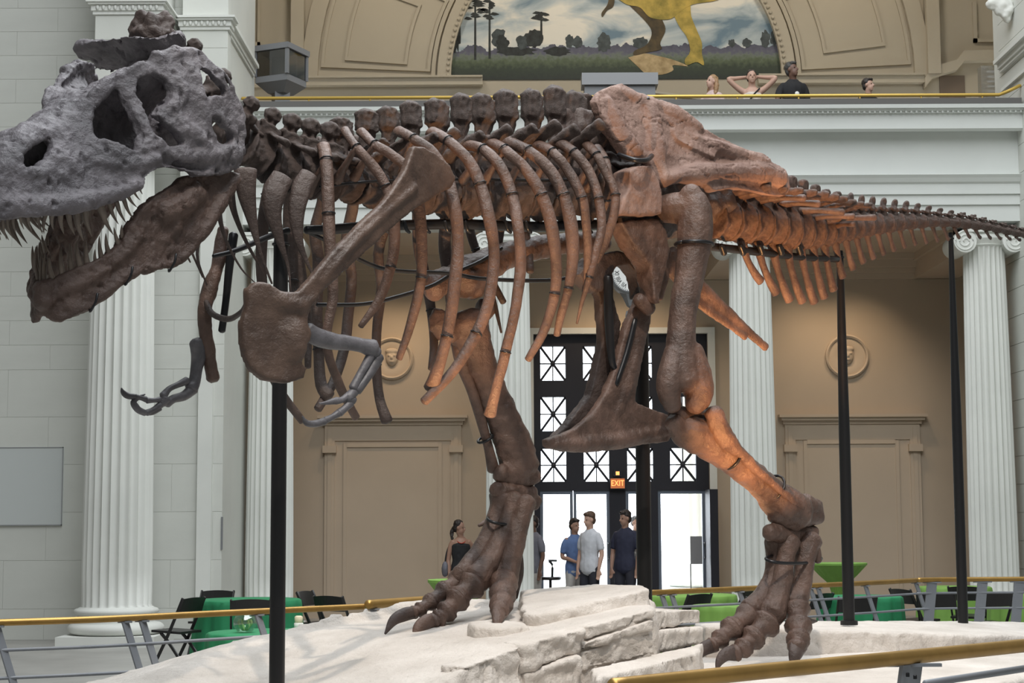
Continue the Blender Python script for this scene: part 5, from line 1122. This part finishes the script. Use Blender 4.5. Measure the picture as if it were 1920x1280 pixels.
# glass bowl and white tea-light stack on the near green table
c = W(463, 1184, 13.4); e = empty('glass_bowl', 'clear glass bowl with leaves on the near green table', 'bowl', (c.x, 13.3, 0.752))
M['bowl'] = glassy('bowl_glass', (0.88, 0.93, 0.9), 0.22, 0.05)
lathe([(0.03, 0), (0.06, 0.006), (0.088, 0.05), (0.09, 0.09), (0.07, 0.135), (0.066, 0.132), (0.085, 0.09), (0.083, 0.05), (0.056, 0.012), (0.01, 0.01)], 28).obj('bowl_wall', M['bowl'], e, smooth=True)
for k in range(6):
    a = k*1.05; tube([(0.02*math.cos(a), 0.02*math.sin(a), 0.015), (0.05*math.cos(a), 0.05*math.sin(a), 0.06), (0.045*math.cos(a+.4), 0.045*math.sin(a+.4), 0.10)], [(0.004, 0.012), (0.006, 0.014), (0.002, 0.003)], 6, 8).obj('leaf', mat('leaf_green', (0.22, 0.35, 0.08), 0.5) if k == 0 else bpy.data.materials['leaf_green'], e, smooth=True)
c = W(596, 1166, 13.6)
e = empty('napkin_stack', 'small white cup stack with cream top on the near green table', 'cup stack', (XY(560, 13.6, 1166), 13.6, 0.752))
lathe([(0.028, 0), (0.036, 0.004), (0.036, 0.05), (0.03, 0.054)], 20).obj('cup', M['white'], e, smooth=True); lathe([(0.03, 0.054), (0.032, 0.058), (0.032, 0.1), (0.02, 0.108)], 20).obj('cup_top', mat('cream', (0.72, 0.62, 0.45), 0.6), e, smooth=True)

# ---------------------------------------------------------------- balcony furniture
def case(px0, px1, pyt, pyb, Y, rz, label):
    x0, x1 = XY(px0, Y, 120), XY(px1, Y, 120); w = (x1-x0)/2*0.78; cx = (x0+x1)/2; zt, zb = ZY(pyt, Y, px0), ZY(pyb, Y, px0)
    e = empty('display_case', label, 'display case', (cx, Y, ZBF), rz); zt -= ZBF; zb -= ZBF
    lathe([(0.17, 0), (0.17, zb)], 4).obj('pedestal', M['case'], e)
    g = G(); V = [(-w*.5, -w*.5, zb-.05), (w*.5, -w*.5, zb-.05), (w*.5, w*.5, zb-.05), (-w*.5, w*.5, zb-.05), (-w, -w, zb+.10), (w, -w, zb+.10), (w, w, zb+.10), (-w, w, zb+.10), (-w, -w, zb+.2), (w, -w, zb+.2), (w, w, zb+.2), (-w, w, zb+.2)]
    g.add(V, [(3, 2, 1, 0), (8, 9, 10, 11)]+[(i, (i+1) % 4, 4+(i+1) % 4, 4+i) for i in range(4)]+[(4+i, 4+(i+1) % 4, 8+(i+1) % 4, 8+i) for i in range(4)]).obj('tray', M['case'], e)
    for sx in (-1, 1):
        for sy in (-1, 1): box(sx*w-.025, sx*w+.025, sy*w-.025, sy*w+.025, zb+.2, zt-.08).obj('corner_post', M['case'], e)
    box(-w-.04, w+.04, -w-.04, w+.04, zt-.09, zt).obj('lid', M['case'], e)
    for (a, b, c_, d) in ((-w, w, -w-.004, -w), (-w, w, w, w+.004), (-w-.004, -w, -w, w), (w, w+.004, -w, w)): box(a, b, c_, d, zb+.2, zt-.09).obj('pane', M['caseglass'], e)
    box(-w*.8, w*.8, w*.3, w*.36, zb+.2, zt-.1).obj('back_panel', M['case'], e)
case(483, 571, 92, 172, 26.6, -0.42, 'grey glazed display case on the balcony above the neck')
zt = ZY(142, 26.6, 1160)-ZBF; e = empty('information_kiosk', 'pale grey flat-topped kiosk at the balcony parapet below the mural', 'kiosk', (XY(1161, 26.6, 150), 26.6, ZBF))
wk = XY(1232, 26.6, 150)-XY(1161, 26.6, 150)
box(-wk, wk, -.2, .2, ZY(164, 26.6, 1160)-ZBF, zt).obj('header', M['caselight'], e); box(-wk*.93, wk*.93, -.15, .15, 0, ZY(164, 26.6, 1160)-ZBF).obj('body', M['case'], e)
# wrapped object at the right end of the balcony
e = empty('plastic_wrap', 'clear plastic sheeting over a white rack at the balcony end', 'plastic sheet', (XY(1854, 27, 150), 27.0, ZBF)); z0, z1 = ZY(186, 27, 1854)-ZBF, ZY(126, 27, 1854)-ZBF
box(-.15, .13, -.1, .1, 0, z1).obj('sheet', glassy('plastic', (0.75, 0.75, 0.74), 0.35, 0.3), e)
box(-.10, .10, -.05, .05, 0, z0).obj('rack', M['white'], e)
for k in range(6): box(-.04, .12, -.07, -.05, z0+.02+k*.08, z0+.055+k*.08).obj('slat', M['white'], e)

# ---------------------------------------------------------------- wall fittings, signs, clock
e = empty('wall_panel', 'plain pale grey square panel on the block wall at left', 'panel', (XY(58, YWG, 910), YWG+0.014, ZY(985, YWG, 58)))
pw = 60/F*YWG; ph = ZY(838, YWG, 58)-ZY(985, YWG, 58)
box(-pw, pw, -0.03, 0, 0, ph).obj('board', mat('panel_grey', (0.55, 0.58, 0.57), 0.6), e); 
g = G(); g.box(-pw, pw, -.036, -.03, 0, .012); g.box(-pw, pw, -.036, -.03, ph-.012, ph); g.box(pw-.012, pw, -.036, -.03, 0, ph); g.obj('edging', M['caselight'], e)
c = W(386, 1068, YWG); box(-.03, .03, -.03, 0, -.025, .025).obj('wall_socket', M['case'], None, label='small dark socket plate low on the block wall', cat='socket').location = (c.x, YWG+0.014, c.z)
box(-.012, .012, -.03, 0, 0, 0.45).obj('wall_slot', M['case'], None, label='narrow dark vertical slot strip beside the left portico column', cat='strip').location = (XL+0.0, YWG+0.03, ZY(1030, YWG, 450))
def text_mesh(s, size, ext=0.004):
    cu = bpy.data.curves.new('t', 'FONT'); cu.body = s; cu.size = size; cu.extrude = ext; cu.align_x = 'CENTER'; cu.align_y = 'CENTER'
    o = bpy.data.objects.new('t', cu); COL.objects.link(o); dg = bpy.context.evaluated_depsgraph_get(); me = bpy.data.meshes.new_from_object(o.evaluated_get(dg)); bpy.data.objects.remove(o); return me
c = W(1158, 906, YB-0.05); e = empty('exit_sign', 'lit orange EXIT sign above the entrance doors', 'sign', (c.x, YB, c.z))
M['exitlit'] = emis('exit_glow', (1.0, 0.42, 0.12), 1.6); M['exitface'] = emis('exit_face', (0.55, 0.17, 0.06), 0.45)
box(-.13, .13, -.06, .06, -.095, .095).obj('housing', M['bronze'], e); box(-.118, .118, -.066, -.06, -.082, .082).obj('face', M['exitface'], e)
o = put('lettering', text_mesh('EXIT', 0.135), M['exitlit'], e); o.rotation_euler = (math.pi/2, 0, 0); o.location = (0, -.07, 0); o.scale = (0.8, 1, 1)
c = W(1158, 887, YB-0.05); e = empty('emergency_lamp', 'tiny lit red signal lamp box above the EXIT sign', 'lamp', (c.x, YB, c.z))
box(-.065, .065, -.05, .05, -.055, .055).obj('housing', M['bronze'], e); box(-.03, .03, -.056, -.05, -.03, .03).obj('lens', M['exitlit'], e)
M['bulb'] = emis('warm_bulb', (1.0, 0.86, 0.7), 14.0)
# hanging clock
YK = 25.62; c = W(1182, 514, YK); kr = 35/F*YK
e = empty('hanging_clock', 'round grey hanging clock with white roman numeral dial seen between hip bones', 'clock', (c.x, YK, c.z))
RX = Matrix.Rotation(math.pi/2, 4, 'X')
def ydisc(prof, nm, m, parent, seg=48):
    g = lathe(prof, seg); g.v = [tuple(RX @ Vector(v)) for v in g.v]; return g.obj(nm, m, parent, angle=35)
ydisc([(kr*1.12, -.15), (kr*1.16, -.1), (kr*1.16, .12), (kr*1.05, .16), (kr*1.0, .13)], 'clock_case', M['case'], e)
dial = ydisc([(kr, .12), (kr, .135), (kr*.99, .137)], 'dial', M['white'], e)
for k in range(60):
    a = math.pi*2*k/60; o = box(-.003, .003, -.002, .002, -.01, .01).obj('minute_mark', M['black'], dial); o.location = (kr*.95*math.sin(a), -.139, kr*.95*math.cos(a)); o.rotation_euler = (0, a, 0)
for k, s in enumerate(['XII', 'I', 'II', 'III', 'IIII', 'V', 'VI', 'VII', 'VIII', 'IX', 'X', 'XI']):
    a = math.pi*2*k/12; o = put('numeral', text_mesh(s, kr*.34, .002), M['black'], dial); o.location = (kr*.74*math.sin(a), -.139, kr*.74*math.cos(a)); o.rotation_euler = (math.pi/2, a, 0); o.scale = (.8, 1, 1)
for (a, L_, w) in ((1.05, .62, .012), (2.55, .8, .008)):
    o = box(-w, w, -.003, .003, -.03, kr*L_).obj('clock_hand', M['black'], e); o.location = (0, -.144, 0); o.rotation_euler = (0, a, 0)
g = lathe([(.02, -kr*1.85), (.06, -kr*1.75), (kr*.42, -kr*1.3), (kr*.62, -kr*.98)], 6); g.obj('drop_finial', M['case'], e)
for sx in (-1, 1):
    o = tube([(0, 0, 0.02), (0, 0, -0.03), (0, 0, -0.07)], [.03, .04, .045], 12, caps=False).obj('lamp_head', M['case'], e); o.location = (sx*0.045, -.05, -kr*2.1)
    ellipsoid((sx*0.045, -.06, -kr*2.1-.08), (.035, .035, .035)).obj('lamp_bulb', M['bulb'], e, smooth=True)
tube([(0, 0, -kr*1.8), (0, -.05, -kr*2.05)], [.012]*2, 8).obj('lamp_stem', M['case'], e)
tube([(0, 0, kr*1.1), (0, 0, pz(415)-c.z+0.02)], [.03, .03], 10).obj('hanger', M['case'], e)
# sign on a stand just inside the right door leaf
c = W(1306, 1057, 28.2); zb, zt = c.z, ZY(1005, 28.2, 1306); w = 11/F*28.2
e = empty('notice_stand', 'grey notice board on a thin stand in the doorway', 'notice stand', (c.x, 28.2, 0))
box(-w, w, -.012, .012, zb, zt).obj('board', mat('notice_grey', (0.24, 0.24, 0.25), 0.6), e); tube([(-w, 0, 0), (-w, 0, zb)], [.01]*2, 8).obj('post', M['case'], e); lathe([(.14, 0), (.14, .015), (.02, .02)], 20, c=(-w, 0)).obj('foot', M['case'], e)
# office chair silhouette by the doorway
c = W(1032, 1080, 28.1); e = empty('swivel_stool', 'dark swivel stool with armrest near the open doors', 'stool', (c.x, 28.1, 0)); zs_ = ZY(1081, 28.1, 1030)
lathe([(.16, zs_-.05), (.18, zs_-.02), (.17, zs_)], 20).obj('seat', M['black'], e, angle=40); tube([(0, 0, .12), (0, 0, zs_-.05)], [.025]*2, 8).obj('stem', M['black'], e)
for k in range(5):
    a = k*1.2566; tube([(0, 0, .12), (.2*math.cos(a), .2*math.sin(a), .05), (.25*math.cos(a), .25*math.sin(a), .02)], [.02]*3, 6, 6).obj('foot_arm', M['black'], e)
tube([(.03, 0, zs_), (.03, 0, zs_+.2), (-.03, 0, zs_+.26), (.1, 0, zs_+.26)], [.02, .02, .018, .018], 8, 10).obj('armrest', M['black'], e)
# ================================================================== PEOPLE
def skin_mat(n, c): return mat('skin_'+n, c, 0.55)
SK = {'light': skin_mat('light', (0.50, 0.31, 0.235)), 'mid': skin_mat('mid', (0.33, 0.19, 0.135)), 'dark': skin_mat('dark', (0.15, 0.08, 0.055))}
def cl(n, c, **k): return mat('cloth_'+n, c, 0.85, var=0.08, scale=14, **k)
CLM = {'blue': cl('blue', (0.10, 0.16, 0.32)), 'white': cl('white', (0.55, 0.56, 0.60)), 'navy': cl('navy', (0.02, 0.022, 0.045)), 'black': cl('black', (0.014, 0.014, 0.016)), 'jeans': cl('jeans', (0.05, 0.06, 0.10)), 'darktrouser': cl('dark_trouser', (0.02, 0.02, 0.03)), 'beige': cl('beige', (0.40, 0.38, 0.36)), 'pink': cl('pink', (0.55, 0.42, 0.40)), 'grey': cl('grey', (0.16, 0.16, 0.19)), 'cream': cl('cream', (0.60, 0.53, 0.47))}
HR = {'dark': mat('hair_dark', (0.018, 0.012, 0.010), 0.5, bump=0.4, bscale=60), 'brown': mat('hair_brown', (0.09, 0.05, 0.03), 0.5, bump=0.4, bscale=60), 'blond': mat('hair_blond', (0.34, 0.20, 0.10), 0.5, bump=0.4, bscale=60), 'grey': mat('hair_grey', (0.05, 0.048, 0.046), 0.5, bump=0.4, bscale=60)}
M['shoe'] = mat('shoe_dark', (0.03, 0.025, 0.022), 0.5); M['eye'] = mat('eye_dark', (0.02, 0.015, 0.012), 0.3)
def person(label, px, Y, h, rz, skin, top, bottom, hair, hairstyle='short', arms=('down', 'down'), head=(0.0, 0.0), zf=0.0, female=False, sleeve='short', extra=None, x=None, group=None):
    """local frame: +y is where the person faces, +x their right hand side is -x ... arms given as (left, right)"""
    if x is None: x = XY(px, Y, 1000)
    e = empty('person', label, 'person', (x, Y, zf), rz, group); k = h/1.76; kw = 0.92 if female else 1.0
    V3 = lambda a: np.array(a, float)*k
    def T(g, P, R, n=12, hint=(1, 0, 0), seg=12): tube([V3(p) for p in P], [tuple(q*k for q in r) if not np.isscalar(r) else r*k for r in R], seg, n, hint, g=g)
    torso = [((0, 0, .86), (.165, .115)), ((0, 0, .95), (.168, .118)), ((0, .005, 1.08), (.140*kw, .10)), ((0, .0, 1.22), (.158*kw, .11)), ((0, -.005, 1.34), (.165*kw, .112)), ((0, -.01, 1.42), (.150*kw, .085)), ((0, -.01, 1.465), (.085, .06))]
    sh = .168*kw; POSE = {}
    for s, a in ((1, arms[0]), (-1, arms[1])):
        S_ = (s*sh, -.01, 1.40)
        if a == 'down': E, Wt, D = (s*(sh+.055), -.02, 1.11), (s*(sh+.05), .05, .86), (0, .1, -1)
        elif a == 'clasp': E, Wt, D = (s*(sh+.06), -.02, 1.12), (s*.07, .20, 1.03), (-s*.8, .3, -.1)
        elif a == 'head': E, Wt, D = (s*(sh+.22), .06, 1.60), (s*.10, -.06, 1.66), (-s*.9, -.3, .1)
        elif a == 'rail': E, Wt, D = (s*(sh+.10), .10, 1.14), (s*(sh+.10), .32, 1.08), (0, 1, -.2)
        elif a == 'hip': E, Wt, D = (s*(sh+.09), -.06, 1.14), (s*(sh+.0), .13, .95), (-s*.2, .6, -.7)
        POSE[s] = (S_, E, Wt, np.array(D, float)/np.linalg.norm(D))
    hx, hz = head; hc = np.array((0.02*hx, .02, 1.635)); Rh = Matrix.Rotation(hx, 3, 'Z') @ Matrix.Rotation(-hz, 3, 'X')
    def HP(p): return hc+np.array(Rh @ Vector(p))
    # body: one continuous surface
    g = G(); T(g, [t[0] for t in torso], [t[1] for t in torso], 20)
    T(g, [(0, -.01, 1.44), (0, .0, 1.50), tuple(HP((0, -.01, -.06)))], [.062, .055, .056], 8)
    ellipsoid(HP((0, -.012, .025))*k, (.073*k, .092*k, .100*k), g, rot=Rh); ellipsoid(HP((0, .02, -.045))*k, (.056*k, .066*k, .07*k), g, rot=Rh); ellipsoid(HP((0, .045, -.09))*k, (.03*k, .03*k, .025*k), g)
    T(g, [HP((0, .082, .012)), HP((0, .104, -.022)), HP((0, .09, -.034))], [.008, .014, .010], 6, seg=8)
    ellipsoid(HP((0, .078, -.062))*k, (.024*k, .012*k, .009*k), g)
    for s in (-1, 1):
        ellipsoid(HP((s*.074, -.005, -.005))*k, (.012*k, .02*k, .03*k), g, 10, 6)
        T(g, [(s*.085, 0, .88), (s*.095, .015, .68), (s*.10, .02, .49), (s*.10, -.005, .32), (s*.10, -.015, .09)], [.085, .075, .055, .054, .036], 18)
        T(g, [(s*.10, -.03, .045), (s*.105, .08, .035), (s*.11, .17, .028)], [(.04, .04), (.042, .033), (.035, .022)], 8)
        S_, E, Wt, D = POSE[s]; Sv, Ev, Wv = map(np.array, (S_, E, Wt))
        T(g, [Sv+(-s*.03, 0, 0), Sv*.7+Ev*.3, Ev, Ev*.6+Wv*.4, Wv], [.056, .048, .038, .036, .026], 16)
        side = np.cross(D, (s*0.3, 1, 0.2)); side /= np.linalg.norm(side); pn = np.cross(side, D)
        T(g, [Wv, Wv+D*.05, Wv+D*.095], [(.026, .02), (.040, .016), (.038, .014)], 6, hint=tuple(side))
        for f in range(4):
            o = side*(f-1.5)*.019; L_ = (.068, .078, .074, .058)[f]; cu = pn*.018*(1 if s > 0 else 1)
            T(g, [Wv+D*.085+o, Wv+D*(.095+L_*.5)+o+cu*.3, Wv+D*(.095+L_*.9)+o+cu*1.4], [.0092, .0085, .007], 6, seg=7)
        T(g, [Wv+D*.02-side*.022, Wv+D*.055-side*.048, Wv+D*.085-side*.052], [.012, .010, .008], 6, seg=7)
    body = put('body', remesh(g, .0105*k, 2), SK[skin], e)
    for s in (-1, 1): ellipsoid(HP((s*.03, .076, .012))*k, (.012*k, .008*k, .006*k), None, 8, 6).obj('eye', M['eye'], e, smooth=True)
    # clothing follows the body a little outside it
    g = G(); lo = .83 if not extra == 'tank' else .9
    P = [(0, 0, lo)]+[t[0] for t in torso[1:]]; R = [(torso[0][1][0]+.016, torso[0][1][1]+.016)]+[(t[1][0]+.015, t[1][1]+.015) for t in torso[1:]]
    if extra == 'tank': P = P[:-2]; R = R[:-2]
    T(g, P, R, 20)
    for s in (-1, 1):
        S_, E, Wt, D = POSE[s]; Sv, Ev, Wv = map(np.array, (S_, E, Wt))
        if extra == 'tank': continue
        if sleeve == 'short': T(g, [Sv+(-s*.03, 0, 0), Sv*.65+Ev*.35, Sv*.25+Ev*.75], [.060, .062, .056], 8)
        else: T(g, [Sv+(-s*.03, 0, 0), Sv*.65+Ev*.35, Ev, Ev*.1+Wv*.9], [.068, .062, .05, .038], 12)
    put('shirt', remesh(g, .012*k, 2, .012, 9), CLM[top], e)
    g = G(); T(g, [(0, 0, .84), (0, 0, .93), (0, 0, .99)], [(.178, .13), (.178, .128), (.165, .12)], 8)
    for s in (-1, 1): T(g, [(s*.085, 0, .88), (s*.095, .015, .68), (s*.10, .02, .49), (s*.10, -.005, .32), (s*.10, -.015, .08)], [.095, .088, .072, .068, .062], 16)
    put('trousers', remesh(g, .014*k, 2, .012, 8), CLM[bottom], e)
    for s in (-1, 1):
        g = G(); T(g, [(s*.10, -.05, .045), (s*.105, .08, .04), (s*.11, .19, .03)], [(.046, .046), (.05, .04), (.042, .030)], 8); g.obj('shoe', M['shoe'], e, smooth=True)
    # hair
    g = G(); ellipsoid(HP((0, -.030, .055))*k, (.083*k, .092*k, .088*k), g, rot=Rh); ellipsoid(HP((0, -.055, .0))*k, (.077*k, .06*k, .085*k), g, rot=Rh)
    if hairstyle == 'short': ellipsoid(HP((0, .035, .095))*k, (.065*k, .055*k, .032*k), g, rot=Rh)
    if hairstyle == 'long':
        for s in (-1, 0, 1): T(g, [HP((s*.065, -.04, .03)), HP((s*.085, -.045, -.08)), HP((s*.09, -.03, -.22))], [(.04, .04), (.045, .04), (.03, .03)], 10)
    if hairstyle == 'tail': T(g, [HP((0, -.10, .0)), HP((.02, -.13, -.08)), HP((.05, -.10, -.2))], [.035, .035, .02], 10)
    if hairstyle == 'bun': ellipsoid(HP((0, -.10, .05))*k, (.05*k, .05*k, .05*k), g)
    put('hair', remesh(g, .010*k, 2, .012, 30), HR[hair], e)
    return e, k, HP, T
PI = math.pi
TO = lambda a=0: PI+a          # facing the camera, turned by a
PF = []
person('man in blue t-shirt with clasped hands facing the man in white', 1078, 27.0, 1.62, TO(0.35), 'mid', 'blue', 'beige', 'dark', arms=('clasp', 'clasp'), head=(0.3, 0.05), group='visitors by the doors')
person('young man in white short-sleeved shirt looking up in the doorway', 1106, 26.5, 1.72, TO(-0.75), 'light', 'white', 'darktrouser', 'brown', arms=('down', 'down'), head=(-0.2, 0.12), group='visitors by the doors')
person('man in dark navy polo shirt standing alone in the doorway', 1172, 26.7, 1.74, TO(-0.5), 'mid', 'navy', 'darktrouser', 'dark', arms=('down', 'down'), head=(-0.45, 0.1), group='visitors by the doors')
person('man in dark shirt half hidden behind the foot beside the doors', 1000, 27.0, 1.66, TO(-0.9), 'dark', 'grey', 'beige', 'dark', arms=('hip', 'down'), group='visitors by the doors')
w, k, HP, T = person('woman in black sleeveless top with a necklace looking right', 864, 26.4, 1.60, TO(0.15), 'mid', 'black', 'darktrouser', 'dark', 'tail', arms=('down', 'hip'), head=(1.0, 0.1), female=True, extra='tank', group='visitors by the doors')
g = tube([V_ for V_ in [Vector((.07*math.cos(a), .035+.075*math.sin(a), 1.43-.05*math.sin(a)))*k for a in np.linspace(.1, PI-.1, 10)]], [.008]*10, 6); g.obj('necklace', mat('red_beads', (0.4, 0.05, 0.03), 0.4), w, smooth=True)
g = G(); ellipsoid((.27*k, .0, .95*k), (.05, .10, .12), g); put('shoulder_bag', remesh(g, .012, 2, .02, 9), CLM['grey'], w); tube([Vector((.27, 0, 1.05))*k, Vector((.23, -.02, 1.25))*k, Vector((.13, -.01, 1.47))*k], [.012]*3, 8, 10).obj('bag_strap', CLM['black'], w, smooth=True)
person('visitor outside the doors seen only as a head beside the polo shirt', 1192, 31.5, 1.68, TO(0.5), 'mid', 'black', 'jeans', 'dark', zf=-0.02)
YP = 26.25; ZB = ZBF
person('woman with long blond hair leaning at the balcony rail', 1335, YP, 1.64, TO(-0.7), 'light', 'pink', 'jeans', 'blond', 'long', arms=('rail', 'down'), head=(-0.3, -0.15), zf=ZB, female=True, x=XY(1335, YP, 160), group='visitors on the balcony')
w, k, HP, T = person('woman on the balcony with both arms behind her head', 1410, YP, 1.72, TO(-0.1), 'light', 'cream', 'jeans', 'dark', 'bun', arms=('head', 'head'), head=(0.1, -0.12), zf=ZB, female=True, extra='tank', x=XY(1410, YP, 160), group='visitors on the balcony')
tube([Vector((-.12, .06, 1.44))*k, Vector((0, .135, 1.3))*k, Vector((.13, .12, 1.1))*k], [(.012, .005)]*3, 8, 10).obj('bag_strap', CLM['black'], w, smooth=True)
w, k, HP, T = person('man in black t-shirt with white emblem on the balcony', 1487, YP, 1.84, TO(0.05), 'dark', 'black', 'jeans', 'grey', arms=('rail', 'down'), head=(0.7, -0.2), zf=ZB, x=XY(1487, YP, 160), group='visitors on the balcony')
o = ellipsoid((-.03*k, .128*k, 1.25*k), (.035, .012, .035), None, 10, 8).obj('emblem', M['white'], w)
person('dark-haired youth whose head just shows above the balcony rail', 1628, YP, 1.57, TO(0.4), 'light', 'black', 'jeans', 'dark', arms=('down', 'down'), head=(0.5, -0.1), zf=ZB, x=XY(1628, YP, 160), group='visitors on the balcony')

# ================================================================== LAMPS OF THE PLACE, ADDED BALCONY FILL
WARM = (1.0, 0.76, 0.52); AMBER = (1.0, 0.46, 0.16)
def spot(loc, target, power, color, label, size=55, blend=0.6, rad=0.05, fixture=True):
    e = None
    if fixture:
        e = empty('spotlight', label, 'spotlight', loc); d = (Vector(target)-Vector(loc)).normalized(); R_ = d.to_track_quat('Z', 'Y').to_matrix()
        g = lathe([(.03, -.16), (.05, -.13), (.055, -.03), (.06, 0), (.052, .0), (.045, -.02)], 20); g.v = [tuple(R_ @ Vector(v)) for v in g.v]; g.obj('lamp_housing', M['black'], e, angle=40)
        g = lathe([(.044, -.02), (.044, -.014), (.02, -.010)], 16); g.v = [tuple(R_ @ Vector(v)) for v in g.v]; g.obj('lens', M['lens'], e, angle=40)
        tube([(0, 0, -.02)-d*0 if False else Vector((0, 0, -.02))-d*.08, (0, 0, -.18)], [.012, .012], 8).obj('bracket', M['black'], e); lathe([(.05, -.19), (.05, -.178), (.02, -.175)], 16).obj('base_plate', M['black'], e)
    l = bpy.data.lights.new('lamp', 'SPOT'); l.energy = power; l.color = color; l.spot_size = math.radians(size); l.spot_blend = blend; l.shadow_soft_size = rad
    o = bpy.data.objects.new('lamp_light', l); COL.objects.link(o); dd = (Vector(target)-Vector(loc)).normalized(); p = Vector(loc)+dd*0.03
    o.location = p; o.rotation_euler = dd.to_track_quat('-Z', 'Y').to_euler()
    if e is not None: o.parent = e; o.location = dd*0.03
M['lens'] = emis('lamp_lens', (1.0, 0.8, 0.55), 6.0)
zc = 5.95
for i, xx in enumerate((-1.85, 1.75, 5.30)):
    for dx_ in (-0.5, 0.5):
        spot((xx+dx_, 27.35, zc), (xx+dx_*0.6, YB, 2.6), 76, WARM, '', 95, 0.9, 0.12, False)
for xx in (-2.5, 1.75, 6.0):
    l = light('balcony_fill', 'AREA', (xx, 28.3, 13.6), (xx, YM, 9.5), 75, (1.0, 0.90, 0.76), shape='DISK', size=1.2)  # added warm fill light for the upper vault, no lamp body

def onrock(px, py, Y): return tuple(W(px, py, Y)+Vector((0, 0, 0.0)))
spot((1.35, 8.55, 0.62), tuple(B(1490, 500, 0.0)), 1000, AMBER, 'black spotlight on the floor slab aimed up at the tail', 34, 0.7)
spot((1.12, 11.2, 0.87), tuple(B(1430, 440, 0.1)), 260, AMBER, 'black spotlight behind the small square block aimed at the tail root', 60, 0.7)
spot((0.15, 8.1, 0.62), tuple(B(960, 520, 0.4)), 520, (1.0, 0.55, 0.25), 'black spotlight before the stacked blocks aimed at the ribs', 48, 0.8)
spot((0.7, 0.8, 15.5), (0.6, 10.6, 2.2), 5200, (1.0, 0.86, 0.72), '', 26, 0.8, 0.15, False)
